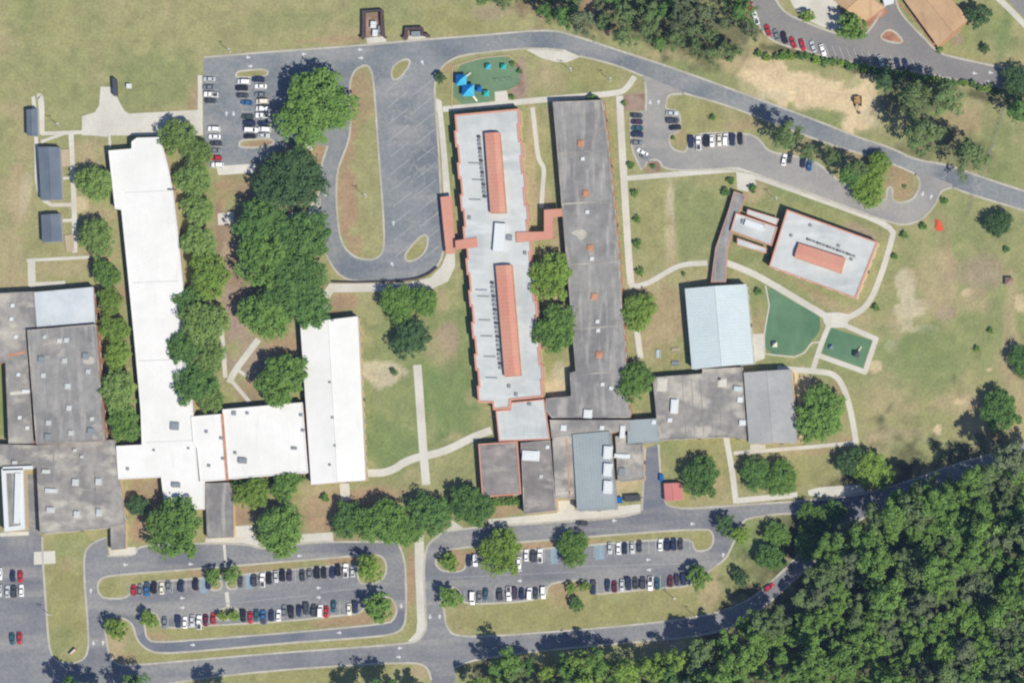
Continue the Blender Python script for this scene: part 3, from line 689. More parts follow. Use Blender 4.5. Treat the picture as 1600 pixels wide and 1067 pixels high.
def openings(root, poly, sides, h, step=4.2):
    ox, oy = root.location.x, root.location.y
    poly = ccw(poly)
    for i in range(len(poly)):
        a, b = Vector(poly[i]), Vector(poly[(i + 1) % len(poly)])
        e = b - a
        if e.length < 7:
            continue
        nrm = Vector((e.y, -e.x)).normalized()
        sd = ('E' if nrm.x > 0 else 'W') if abs(nrm.x) > abs(nrm.y) else ('N' if nrm.y > 0 else 'S')
        if sd not in sides:
            continue
        n = max(1, int(e.length / step))
        rz = math.atan2(e.y, e.x)
        for k in range(n):
            p = a + e * ((k + .5) / n) + nrm * 0.05
            if k == n // 2:
                d = inst('door', _df, root, (p.x - ox, p.y - oy, 1.12), rz)
                inst('handle', _dh, d)
            else:
                d = inst('window', _wf, root, (p.x - ox, p.y - oy, min(h - 1.2, 2.0)), rz)
                inst('pane', _wp, d)

def bld(name, label, cat, pts, h, roof, wall, trim=None, tw=0.45, th=0.3, over=0.0, win='', group=None, rname='roof', tname='parapet', sm_=0):
    q = P(pts) if isinstance(pts, str) else pts
    poly = ccw(WP(q, h))
    c = centroid(poly)
    root = thing(name, label, cat, (c[0], c[1], 0), group)
    part(MB().sides(poly, 0.0, h - 0.12), 'wall', MATS[wall], root)
    ro = offset(poly, -over) if over else offset(poly, -0.03)
    part(MB().sides(ro, h - 0.25, h).sheet(ro, [], h), rname, MATS[roof], root)
    if trim:
        part(MB().ring(poly, tw, h - 0.6, h + th, 0.12 + over), tname, MATS[trim], root)
    if win:
        openings(root, poly, win, h)
    root['_h'] = h
    return root

def gable(name, label, cat, pts, h, rise, roof, wall, over=0.3, seams=0.0, win='', ends=None, group=None, long_axis=None):
    """pts: four eaves corners; ridge runs between the middles of sides 0-1 and 2-3"""
    a, b, c, d = [Vector((*W(x, y, h), 0)) for x, y in P(pts)]
    cen = (a + b + c + d) / 4
    root = thing(name, label, cat, (cen.x, cen.y, 0), group)
    poly = [(v.x, v.y) for v in (a, b, c, d)]
    r0, r1 = (a + b) / 2, (c + d) / 2
    wp = ccw(offset(ccw(poly), over))
    mb = MB().sides(wp, 0, h - 0.08)
    part(mb, 'wall', MATS[wall], root)
    z, zr = h, h + rise
    up = Vector((0, 0, 1))
    A_, B_, C_, D_ = a + up * z, b + up * z, c + up * z, d + up * z
    R0, R1 = r0 + up * zr, r1 + up * zr
    dn = Vector((0, 0, -0.18))
    for q in ((A_, R0, R1, D_), (R0, B_, C_, R1)):
        m = MB()
        m.face(q); m.face([p + dn for p in reversed(q)])
        for i in range(4):
            m.face((q[i], q[i] + dn, q[(i + 1) % 4] + dn, q[(i + 1) % 4]))
        pr = part(m, 'roof_slope', MATS[roof], root)
        if seams:
            sm_ = MB()
            lo, hi = (q[0], q[1]) if q[0] == A_ else (q[1], q[0])
            lo2, hi2 = (q[3], q[2]) if q[0] == A_ else (q[2], q[3])
            n = int((lo2 - lo).length / seams)
            lift = Vector((0, 0, 0.03))
            for k in range(1, n):
                p0, p1 = lo.lerp(lo2, k / n) + lift, hi.lerp(hi2, k / n) + lift
                sm_.tube(p0, p1, 0.035, 0.035, 4)
            sub(sm_, 'standing_seams', MATS[roof], pr, root, 'stuff')
    for q in ((A_ + dn, B_ + dn, R0 + dn * .5), (D_ + dn, R1 + dn * .5, C_ + dn)):
        part(MB().face(q), 'gable_end', MATS[wall], root)
    m = MB(); m.tube(R0 + up * .05, R1 + up * .05, 0.14, 0.14, 6)
    part(m, 'ridge_cap', MATS[roof], root)
    if win:
        openings(root, wp, win, h)
    root['_h'] = h
    return root

def unit(root, px, py, w, l, hh, name='air_conditioner', mat='metal_white', rz=-0.06, h=None, cap=True):
    h = root['_h'] if h is None else h
    x, y = W(px, py, h + hh)
    m = MB().box((x, y, h + hh / 2 + .05), (w * S, l * S, hh - .1), rz)
    if cap:
        m.box((x, y, h + hh + .06), (w * S * .7, l * S * .7, .12), rz)
        m.box((x, y, h + .04), (w * S * 1.15, l * S * 1.15, .1), rz)
    return part(m, name, MATS[mat], root)

def seam(root, pts, w=0.5, mat='roof_stained', name='roof_joint', up=0.05):
    h = root['_h']
    return part(MB().strip(WP(P(pts), h + up), w, h - .02, h + up, False), name, MATS[mat], root)

def teeth(p, q, n, d):
    """toothed edge from p to q, every second bay set out by d pixels"""
    out = []
    dx, dy = (q[0] - p[0]), (q[1] - p[1])
    L = math.hypot(dx, dy)
    nx, ny = -dy / L * d, dx / L * d
    for k in range(n):
        a, b = k / n, (k + 1) / n
        o = 1 if k % 2 else 0
        out += [(p[0] + dx * a + nx * o, p[1] + dy * a + ny * o), (p[0] + dx * b + nx * o, p[1] + dy * b + ny * o)]
    return out

# west white wing
b1 = bld('school_wing', 'long white flat-roofed school wing running between two rows of trees', 'building',
 "170,236 206,233 206,222 214,216 250,215 262,260 270,300 277,360 285,440 293,540 301,640 305,690 310,752 319,752 319,795 258,795 252,745 185,748 182,697 222,695 220,640 211,539 200,426 190,328 180,326 174,273", 5.0, 'roof_white', 'wall_cream', 'roof_white', 0.3, 0.12, win='W')
for y in (300, 441, 563, 690): seam(b1, f"{195+ (y-300)*.085:.0f},{y+1} {268+(y-300)*.085:.0f},{y-2}", 0.25, 'roof_pale')
for a in ((272, 665, 12, 11, .8, 'metal_grey'), (274, 757, 12, 7, .9, 'metal_grey'), (199, 732, 4, 4, .4, 'metal_grey'), (240, 703, 3, 3, .4, 'metal_grey'), (294, 700, 3, 3, .4, 'metal_grey'), (268, 296, 12, 2, .3, 'metal_dark')): unit(b1, *a[:5], 'roof_vent', a[5])
b1b = bld('school_link', 'narrow white link roof with pinkish edge beside the white block', 'building', "299,651 346,647 354,749 313,752 308,700 302,690", 5.3, 'roof_white', 'wall_brick', 'roof_white', 0.3, 0.15)
part(MB().strip(WP(P("347,647 355,750"), 5.6), 0.9, 5.0, 5.62, False), 'coping', MATS['wall_brick'], b1b)
for x, y in ((322, 674), (326, 727), (345, 684), (348, 716)): unit(b1b, x, y, 4, 4, .5, 'roof_vent', 'metal_grey')
b2 = bld('school_block', 'square white flat-roofed block left of the white gabled hall', 'building', "348,640 472,629 481,738 358,748", 5.0, 'roof_white', 'wall_brick', 'roof_white', 0.35, 0.2, win='S')
for a in ((378, 719, 12, 8, 1.0, 'metal_grey'), (367, 707, 4, 4, .5, 'metal_grey'), (459, 700, 8, 4, .6, 'metal_grey'), (386, 645, 4, 4, .5, 'metal_grey'), (365, 645, 6, 6, .5, 'metal_grey'), (473, 672, 5, 4, .5, 'metal_grey'), (470, 648, 5, 4, .5, 'metal_grey')): unit(b2, *a[:5], 'roof_vent', a[5])
b3 = gable('school_hall', 'tall white gabled hall roof beside the grass courtyard', 'building', "469,506 559,494 571,750 486,757", 5.6, 0.7, 'roof_white', 'wall_cream', 0.25, win='ES')
for x, y in ((519, 500), (515, 597), (519, 652), (523, 696), (515, 726)): unit(b3, x, y, 3, 3, .5, 'roof_vent', 'metal_grey', h=6.2)

def patch(root, pts, h, mat='roof_frost'):
    part(MB().sheet(WP(chaikin(P(pts), 2), h + .012), [], h + .012), 'roof_patch', MATS[mat], root)
for pts in ("225,360 252,356 256,386 230,392", "215,430 236,428 238,470 222,476", "246,520 276,512 280,560 252,566", "236,600 262,596 270,630 240,636", "200,706 226,704 228,736 204,738", "262,660 290,652 292,684 266,688"):
    patch(b1, pts, 5.0, 'roof_white')
for k in range(1, 5): seam(b2, f"{348+k*25:.0f},{642-k*2.2:.0f} {358+k*24.6:.0f},{746-k*2:.0f}", .14, 'roof_white')
for k in range(1, 7): seam(b1, f"{196+k*11:.0f},330 {228+k*11:.0f},690", .12, 'roof_white', 'membrane_seam', .03)

# centre classroom building with orange trim
L4 = teeth((711, 180), (751, 628), 18, 3.0)
R4 = teeth((849, 620), (808, 171), 18, 3.0)
b4 = bld('classroom_building', 'long pale grey roof with orange toothed edges and two orange monitors', 'building',
 L4 + [(770, 629), (771, 640), (797, 638), (798, 625)] + R4, 5.5, 'roof_pale', 'wall_cream', 'fascia_orange', 0.55, 0.35, win='EWS', tname='fascia')
for lab, pts in (('roof_monitor', "757,208 780,207 790,332 766,333"), ('roof_monitor', "774,415 799,414 813,586 788,588")):
    a, b, c, d = [Vector((*W(x, y, 8.0), 0)) for x, y in P(pts)]
    m = MB().prism([(v.x, v.y) for v in (a, b, c, d)], 5.4, 7.8)
    r0, r1, u = (a * .35 + b * .65), (d * .35 + c * .65), Vector((0, 0, 1))
    mm = part(m, lab, MATS['wall_brick'], b4)
    m = MB().face((a + u * 7.82, d + u * 7.82, r1 + u * 8.3, r0 + u * 8.3)).face((r0 + u * 8.3, r1 + u * 8.3, c + u * 7.82, b + u * 7.82)).face((a + u * 7.82, r0 + u * 8.3, b + u * 7.82)).face((d + u * 7.82, c + u * 7.82, r1 + u * 8.3))
    mr_ = sub(m, 'monitor_roof', MATS['roof_orange'], mm, b4)
    m = MB()
    for k in range(1, int((d - a).length / 1.5)):
        t_ = k * 1.5 / (d - a).length
        e0, e1, e2 = a.lerp(d, t_) + u * 7.85, r0.lerp(r1, t_) + u * 8.33, b.lerp(c, t_) + u * 7.85
        m.tube(e0, e1, .05, .05, 4).tube(e1, e2, .05, .05, 4)
    part(m, 'roof_ribs', MATS['roof_orange'], b4, 'stuff')
unit(b4, 780, 371, 17, 44, 1.8, 'penthouse', 'metal_white', -0.08, cap=False)
unit(b4, 795, 371, 8, 8, .7, 'air_conditioner', 'metal_grey')
for k in range(16):
    unit(b4, 748 + k * .62, 214 + k * 6.2, 4.5, 4, .8, 'air_conditioner', 'metal_grey' if k % 3 else 'metal_dark', -.1, cap=False)
for k in range(20):
    unit(b4, 769 + k * .68, 442 + k * 7.0, 4.5, 4, .8, 'air_conditioner', 'metal_grey' if k % 3 else 'metal_dark', -.1, cap=False)
for x, y in ((741, 255), (747, 281), (742, 312), (752, 453), (757, 500), (760, 525), (765, 557), (768, 590), (755, 463)):
    unit(b4, x, y, 18, 1.6, .35, 'pipe_run', 'metal_grey', -.03, cap=False)
for x, y in ((795, 603), (806, 616), (733, 340), (820, 395)): unit(b4, x, y, 4, 5, .6, 'roof_vent', 'metal_grey')
seam(b4, "720,260 750,258", .2, 'roof_pale'); 
b5 = bld('school_link', 'pale ribbed roof with orange edge below the toothed classroom building', 'building', "799,629 850,624 859,686 780,689 775,642 798,640", 4.6, 'roof_pale', 'wall_brick', 'fascia_orange', 0.3, 0.15, win='W', tname='fascia')
for k in range(7): seam(b5, f"{786+k*10},{640 if k<2 else 630} {790+k*10},{686}", .15, 'roof_pale', 'roof_rib', .05)
unit(b5, 827, 631, 5, 4, .6, 'roof_vent', 'metal_grey')
# grey long wing
b6 = bld('classroom_wing', 'long weathered grey flat roof with orange skylights and cross joints', 'building',
 "864,160 941,157 948,215 957,300 966,400 976,545 984,652 862,652 853,640 853,623 893,619 891,583 900,580 896,535 886,413 878,320 869,213", 5.0, 'roof_grey', 'wall_brick', 'roof_stained', 0.3, 0.15, win='EWN')
for y, x0, x1 in ((238, 871, 949), (317, 878, 957), (412, 886, 966), (512, 897, 973), (583, 902, 979)): seam(b6, f"{x0+2},{y+2} {x1-2},{y-3}", .55, 'roof_stained')
for x, y in ((907, 224), (915, 302), (922, 387), (928, 463), (936, 554)): unit(b6, x, y, 9, 9, .5, 'skylight', 'wall_brick')
for x, y in ((910, 248), (924, 404), (933, 502), (934, 516), (941, 600), (954, 606), (917, 331)): unit(b6, x, y, 5, 5, .6, 'roof_vent', 'metal_white')
part(MB().sheet(WP(chaikin(P("890,365 898,360 912,358 918,365 914,373 905,376 900,367"), 2), 5.012), [], 5.012), 'roof_patch', MATS['concrete_kerb'], b6)
# orange canopies
def canopy(name, label, pts, h, roof, pts_posts, tk=0.35, cat='canopy', group=None, trim=None):
    poly = ccw(WP(P(pts), h))
    c = centroid(poly)
    root = thing(name, label, cat, (c[0], c[1], 0), group)
    part(MB().sides(poly, h - tk, h).sheet(poly, [], h).sheet(list(reversed(poly)), [], h - tk), 'roof', MATS[roof], root)
    if trim:
        part(MB().ring(poly, .22, h - tk - .05, h + .1, .05), 'fascia', MATS[trim], root)
    for x, y in P(pts_posts):
        p = W(x, y, h)
        part(MB().box((p[0], p[1], (h - tk) / 2), (.3, .3, h - tk)), 'post', MATS['wall_cream'], root)
    root['_h'] = h
    return root
canopy('walkway_canopy', 'orange drop-off canopy along the bus loop kerb', "688,308 706,306 712,396 697,397", 3.6, 'roof_orange', "691,311 703,310 693,350 705,349 699,393 709,392", .5)
canopy('walkway_canopy', 'short orange canopy joining bus loop shelter to classroom building', "711,376 745,371 746,386 712,390", 6.0, 'roof_orange', "715,387 714,378", .5)
canopy('walkway_canopy', 'orange angled canopy between the classroom building and grey wing', "806,363 850,362 850,328 878,326 879,338 864,340 864,373 807,379", 6.2, 'roof_orange', "852,331 862,332 852,371 862,371", .5)
# lower middle cluster
b7a = bld('school_block', 'stained brown roof joining the grey wing to the kitchen roofs', 'building', "859,656 984,656 985,672 955,676 893,681 862,684", 5.6, 'roof_stained', 'wall_brick', None, win='')
for x, y, w in ((918, 646, 12), (880, 668, 8), (940, 668, 6)): unit(b7a, x, y, w, w, .5, 'roof_vent', 'metal_white')
b7b = bld('school_block', 'square brown roof with thin orange trim above the front hedge', 'building', "748,694 808,690 814,771 754,776", 4.8, 'roof_brown', 'wall_brick', 'fascia_orange', 0.3, 0.3, win='SW', tname='fascia')
b7c = bld('school_block', 'dark stained roof with white rooftop box left of the blue-grey roof', 'building', "814,692 859,688 869,797 819,802", 5.3, 'roof_brown', 'wall_cream', 'roof_stained', 0.3, 0.2, win='')
unit(b7c, 828, 711, 24, 14, 1.2, 'air_conditioner', 'metal_white'); unit(b7c, 855, 698, 5, 5, .5, 'roof_vent', 'metal_white'); unit(b7c, 845, 744, 5, 5, .4, 'roof_vent', 'roof_pale')
b7d = bld('school_block', 'narrow streaked roof strip between dark roof and blue-grey roof', 'building', "863,683 893,680 898,779 868,777", 5.8, 'roof_stained', 'wall_cream', None)
seam(b7d, "885,684 890,776", .5, 'wall_brick'); seam(b7d, "868,771 896,769", .5, 'concrete')
b7e = bld('cafeteria', 'blue-grey metal roof with three white rooftop units on its edge', 'building', "895,679 952,674 961,794 902,797", 6.2, 'roof_metal_blue', 'wall_grey', 'roof_metal_blue', .25, .12, win='S')
for y in (706, 733, 760): unit(b7e, 949, y, 12, 18, 1.4, 'air_conditioner', 'metal_white')
for k in range(1, 12): seam(b7e, f"{895+k*5:.0f},{678-k*.4:.0f} {902+k*5:.0f},{795-k*.2:.0f}", .07, 'roof_metal_blue', 'standing_seam', .06)
b7f = bld('kitchen_block', 'brown patchwork kitchen roof beside the service drive', 'building', "962,682 980,680 980,695 1003,694 1006,748 966,753", 4.2, 'roof_stained', 'wall_cream', 'roof_stained', .3, .2, win='E')
unit(b7f, 971, 712, 22, 6, .8, 'duct', 'metal_white'); unit(b7f, 971, 737, 9, 12, .9, 'air_conditioner', 'metal_grey'); seam(b7f, "966,728 1003,724", .4)
b7g = bld('school_block', 'small square blue-grey roof at the head of the service drive', 'building', "981,657 1026,654 1029,689 981,693", 5.4, 'roof_metal_blue', 'wall_grey', 'roof_metal_blue', .2, .1)
unit(b7g, 1021, 659, 6, 6, .5, 'roof_vent', 'metal_white'); unit(b7a, 972, 674, 7, 18, .8, 'air_conditioner', 'metal_white')
b8 = bld('school_block', 'wide streaked brown roof below the ice-blue gym', 'building', "1020,590 1098,584 1098,577 1160,574 1160,582 1166,686 1133,682 1030,687", 4.6, 'roof_stained', 'wall_cream', 'roof_stained', .3, .2, win='S')
for a in ((1053, 634, 10, 20, 1.3, 'metal_white'), (1034, 601, 14, 18, .3, 'concrete'), (1128, 598, 12, 12, .3, 'concrete'), (1153, 607, 13, 7, .9, 'roof_ice_blue'), (1156, 624, 8, 8, .5, 'metal_white'), (1046, 656, 6, 6, .6, 'metal_white'), (1160, 660, 10, 8, .8, 'metal_white'), (1124, 592, 4, 4, .5, 'metal_dark')): unit(b8, *a[:5], 'air_conditioner', a[5])
for x in (1066, 1080, 1094, 1108, 1122): seam(b8, f"{x},592 {x+6},680", .25, 'roof_grey')
b9 = gable('metal_hall', 'grey metal-roofed hall beside the large round tree', 'building', "1162,582 1235,577 1246,691 1170,693", 6.0, 0.5, 'roof_metal_grey', 'wall_cream', 0.1, 0.9, win='ES')
b10 = gable('gymnasium', 'ice-blue gabled metal gym roof next to the green play area', 'building', "1070,451 1166,444 1177,568 1081,577", 5.6, 1.4, 'roof_ice_blue', 'wall_white', 0.3, 1.2, win='EW')
# north-east buildings
b11 = bld('classroom_building', 'tilted pale roof with orange trim and one orange monitor', 'building', "1230,328 1371,379 1337,466 1202,417", 5.5, 'roof_pale', 'wall_cream', 'fascia_orange', 0.4, 0.3, win='ES', tname='fascia')
a, b, c, d = [Vector((*W(x, y, 7.6), 0)) for x, y in P("1248,380 1320,403 1313,427 1241,402")]
mm = part(MB().prism([(v.x, v.y) for v in (a, b, c, d)], 5.4, 7.4), 'roof_monitor', MATS['wall_brick'], b11)
u = Vector((0, 0, 1)); r0, r1 = (a * .35 + d * .65), (b * .35 + c * .65)
sub(MB().face((a + u * 7.42, r0 + u * 7.9, r1 + u * 7.9, b + u * 7.42)).face((r0 + u * 7.9, d + u * 7.42, c + u * 7.42, r1 + u * 7.9)).face((a + u * 7.42, d + u * 7.42, r0 + u * 7.9)).face((b + u * 7.42, r1 + u * 7.9, c + u * 7.42)), 'monitor_roof', MATS['roof_orange'], mm, b11)
for k in range(15): unit(b11, 1262 + k * 5.2, 374 + k * 1.9, 3, 3, .7, 'air_conditioner', 'metal_grey' if k % 3 else 'metal_dark', -.35, cap=False)
for x, y in ((1236, 368), (1310, 384), (1266, 352), (1330, 405)): unit(b11, x, y, 4, 4, .5, 'roof_vent', 'metal_grey', -.35)
b12 = bld('school_link', 'small white-roofed entrance block with orange trim beside the tilted building', 'building', "1150,333 1214,355 1205,384 1142,361", 4.8, 'roof_pale', 'wall_cream', 'fascia_orange', .3, .25, tname='fascia')
unit(b12, 1178, 352, 30, 10, .9, 'penthouse', 'metal_white', -.33, cap=False); unit(b12, 1160, 346, 4, 6, .6, 'roof_vent', 'metal_grey'); unit(b12, 1192, 353, 4, 4, .6, 'roof_vent', 'metal_grey')
canopy('porch_roof', 'narrow white porch roof on the upper side of entrance block', "1168,327 1217,342 1213,352 1167,335", 3.6, 'roof_pale', "1171,331 1213,345", .4, 'porch', trim='fascia_orange')
canopy('porch_roof', 'narrow white porch roof on the lower side of entrance block', "1152,372 1198,388 1197,396 1152,383", 3.6, 'roof_pale', "1156,380 1194,392", .4, 'porch', trim='fascia_orange')
canopy('walkway_canopy', 'slanting grey covered walkway leading down to the ice-blue gym', "1147,299 1166,306 1148,352 1137,388 1134,441 1111,441 1118,388 1138,330", 3.4, 'roof_grey', "1150,303 1162,308 1139,335 1148,340 1122,390 1134,392 1115,436 1131,436", .5, trim='fascia_orange')
# far-west cluster
b14a = bld('school_block', 'grey stained roof at left edge beside the pale blue roof', 'building', "-12,459 53,456 56,512 40,514 52,692 14,692 9,566 -12,567", 5.0, 'roof_stained', 'wall_brick', 'roof_stained', .3, .2)
for x, y in ((19, 477), (17, 498), (24, 526), (28, 585), (30, 652), (42, 668)): unit(b14a, x, y, 5, 5, .5, 'roof_vent', 'metal_white')
unit(b14a, 40, 611, 12, 5, .6, 'air_conditioner', 'metal_white')
seam(b14a, '12,556 40,550', 1.0, 'wall_brick'); seam(b14a, '16,615 46,612', 1.2, 'concrete')
b14b = bld('school_block', 'pale blue square roof at the top of the left cluster', 'building', "54,457 145,449 148,504 58,511", 5.2, 'roof_frost', 'wall_brick', 'roof_frost', .25, .12, win='E')
b14c = bld('school_block', 'tall dark grey stained roof dotted with white vents at left', 'building', "43,516 149,507 163,688 57,693", 7.0, 'roof_grey', 'wall_brick', 'roof_stained', .3, .25, win='E')
for x, y, w in ((100, 563, 9), (67, 586, 8), (137, 580, 8), (105, 603, 10), (107, 637, 9), (92, 532, 8), (103, 531, 8), (75, 660, 9), (110, 676, 9), (143, 654, 7), (69, 526, 6)): unit(b14c, x, y, w * .8, w * .8, .6, 'roof_vent', 'roof_pale')
for x, y in ((64, 561), (133, 556), (141, 673), (74, 682)): unit(b14c, x, y, 9, 9, .8, 'air_conditioner', 'metal_grey')
for pts, nm in (("60,545 84,520 100,536 96,550 70,566", 1), ("128,560 146,556 150,568 132,570", 2), ("140,664 160,660 163,680 146,682", 3)):
    part(MB().sheet(WP(chaikin(P(pts), 2), 7.012), [], 7.012), 'roof_patch', MATS['roof_stained'], b14c)
b14d = bld('school_block', 'broad mottled roof with rooftop units above the entrance canopy', 'building', "-12,694 56,696 178,687 186,750 190,772 195,818 168,824 63,834 58,730 -12,728", 4.6, 'roof_stained', 'wall_cream', 'roof_stained', .3, .2, win='SE')
for a in ((71, 736, 14, 7), (117, 753, 11, 12), (153, 752, 10, 12), (79, 766, 22, 8), (78, 796, 14, 10), (119, 803, 10, 12), (154, 800, 10, 13), (127, 713, 5, 5), (116, 703, 6, 5), (22, 722, 8, 6)): unit(b14d, a[0], a[1], a[2] * .8, a[3] * .8, .9, 'air_conditioner', 'roof_pale')
seam(b14d, "83,702 86,760", .4, 'roof_grey'); seam(b14d, "148,736 150,820", .3, 'roof_grey'); seam(b14d, "90,768 150,764", .4, 'roof_grey'); seam(b14d, "30,715 74,714", .4, 'roof_grey')
bld('walkway_canopy', 'grey flat entrance canopy reaching toward the oval car park', 'canopy', "173,822 195,818 195,856 174,858", 3.6, 'roof_stained', 'wall_cream', 'roof_stained', .2, .1)
b14e = bld('school_block', 'grey roof framed by a white parapet at the left edge', 'building', "3,733 36,732 39,826 8,830", 5.4, 'roof_grey', 'wall_cream', 'metal_white', 1.6, .5)
unit(b14e, 27, 778, 9, 78, 1.0, 'penthouse', 'metal_white', -.03, cap=False)
part(MB().strip(WP(P("4,732 51,730"), 5.9), 1.4, 5.2, 5.9, False), 'canopy_beam', MATS['metal_white'], b14e)
b15 = bld('walkway_canopy', 'grey flat canopy below the white link roof by the front walk', 'canopy', "321,755 358,754 363,772 364,838 324,840", 3.8, 'roof_grey', 'wall_cream', 'roof_grey', .2, .1)
# portables
gable('portable_classroom', 'small slate-blue portable roof at far upper left', 'portable', "41,172 58,170 59,213 42,212", 3.3, .4, 'roof_portable', 'wall_grey', .15, .6)
gable('portable_classroom', 'largest slate-blue portable roof with wooden ramp on its right', 'portable', "59,230 93,230 97,312 64,313", 3.4, .5, 'roof_portable', 'wall_grey', .15, .6)
gable('portable_classroom', 'square slate-blue portable roof below the largest one', 'portable', "64,336 94,334 97,377 66,379", 3.4, .5, 'roof_portable', 'wall_grey', .15, .6)
gable('storage_shed', 'small red-roofed shed by the service drive corner', 'shed', "1037,755 1064,754 1067,780 1039,783", 3.2, .3, 'roof_red', 'wall_cream', .15, .6)
# church
gable('church_hall', 'tan shingled roof at the top left of the church forecourt', 'building', "1322,-30 1382,12 1350,36 1298,-2", 4.5, 1.6, 'roof_tan', 'wall_brick', .4)
gable('church_hall', 'large tan shingled roof at the top right of the church forecourt', 'building', "1402,-14 1464,-26 1514,30 1466,74", 4.5, 1.8, 'roof_tan', 'wall_brick', .4)
canopy('porch_roof', 'bright white porch roof between the two tan church roofs', "1378,-6 1398,-8 1396,6 1382,10", 3.4, 'metal_white', "1381,6 1394,3", .3, 'porch')
# service enclosures
def enclosure(label, outline, floor, items):
    p = WP(P(outline))
    c = centroid(p)
    r = thing('service_enclosure', label, 'enclosure', (c[0], c[1], 0))
    part(MB().strip(p, .9, 0, 2.2, False), 'wall', MATS['brick_dark'], r)
    part(MB().strip(p, 1.1, 2.202, 2.35, False), 'coping', MATS['brick_dark'], r)
    part(MB().prism(WP(P(floor)), 0, .05), 'floor_slab', MATS['mulch_brown'], r)
    return r
enclosure('three-sided dark brick enclosure holding white bins by the top road', "566,62 570,58 570,20 598,18 600,56 604,60", "572,22 597,21 599,58 572,60", 0)
enclosure('low dark brick enclosure with grey container by the top road', "632,63 636,58 636,47 661,46 662,56 672,57", "638,49 659,48 660,56 638,58", 0)

# ------------------------------------------------------------------ trees
def crown_mesh(seed, R, cz, hh, ncl, per, lf, style):
    g = np.random.default_rng(seed)
    ph = g.random(4) * 6.28
    C, rad = [], []
    while len(C) < ncl:
        d = g.normal(size=3); d /= np.linalg.norm(d)
        f = g.random() ** (0.45 if style != 'pine' else 0.7)
        if style == 'pine':
            zz = g.random()
            lim = (1 - zz) ** 0.75 * .95 + .08
            a = g.random() * 6.283
            rr = R * lim * g.random() ** .45 * (1 + .18 * math.sin(3 * a + ph[0]) + .12 * math.sin(5 * a + ph[1]))
            C.append((rr * math.cos(a), rr * math.sin(a), cz + hh * (2 * zz - 1))); rad.append(R * (.13 + .13 * g.random()))
            continue
        a = math.atan2(d[1], d[0])
        k = 1 + .13 * math.sin(2 * a + ph[0]) + .10 * math.sin(3 * a + ph[1]) + .09 * math.sin(5 * a + ph[2]) + .06 * math.sin(9 * a + ph[3])
        p = np.array((d[0] * R * .88 * f * k, d[1] * R * .88 * f * k, d[2] * hh * .9 * f))
        if p[2] < -.45 * hh:
            continue
        C.append((p[0], p[1], p[2] + cz)); rad.append(R * ((.13 + .15 * g.random()) if style == 'tall' else (.08 + .12 * g.random() ** 1.5)))
    C, rad = np.array(C), np.array(rad)
    n = ncl * per
    ci = np.repeat(np.arange(ncl), per)
    d = g.normal(size=(n, 3)); d /= np.linalg.norm(d, axis=1)[:, None]
    d[:, 2] = np.where(d[:, 2] < -.3, -d[:, 2], d[:, 2])
    flat = 0.75 if style != 'pine' else 0.55
    pos = C[ci] + d * (rad[ci] * (.55 + .75 * g.random(n)))[:, None] * np.array((1, 1, flat))
    nr = d + np.array((0, 0, .55)) + g.normal(size=(n, 3)) * .5
    nr /= np.linalg.norm(nr, axis=1)[:, None]
    t = np.cross(nr, g.normal(size=(n, 3))); t /= np.linalg.norm(t, axis=1)[:, None]
    b = np.cross(nr, t)
    sz = (lf * (.6 + .7 * g.random(n)))[:, None]
    v = np.stack([pos - t * sz * .62, pos - b * sz * .38, pos + t * sz * .62, pos + b * sz * .38], 1).reshape(-1, 3)
    me = bpy.data.meshes.new('crown')
    me.vertices.add(len(v)); me.vertices.foreach_set('co', v.ravel().astype('f'))
    me.loops.add(4 * n); me.loops.foreach_set('vertex_index', np.arange(4 * n, dtype='i'))
    me.polygons.add(n); me.polygons.foreach_set('loop_start', np.arange(0, 4 * n, 4, dtype='i'))
    me.update(calc_edges=True)
    tint = np.clip(g.random(ncl)[ci] * .75 + g.random(n) * .35, 0, 1)
    at = me.attributes.new('tint', 'FLOAT', 'POINT')
    at.data.foreach_set('value', np.repeat(tint, 4).astype('f'))
    me.materials.append(MATS['leaf_mid'])
    return me

def trunk_mesh(seed, r, h, spread, style):
    q = random.Random(seed)
    m = MB()
    m.tube((0, 0, 0), (0, 0, .25), r * 1.6, r * 1.1, 8).tube((0, 0, .25), (q.uniform(-.1, .1), q.uniform(-.1, .1), h), r * 1.1, r * .5, 8)
    for k in range(3 if style == 'shrub' else 6):
        a = k * 1.05 + q.random()
        z0 = h * q.uniform(.45, .9)
        m.tube((0, 0, z0), (math.cos(a) * spread * q.uniform(.4, .7), math.sin(a) * spread * q.uniform(.4, .7), z0 + h * q.uniform(.2, .5)), r * .45, r * .12, 5)
    return m.mesh('trunk', MATS['bark'])

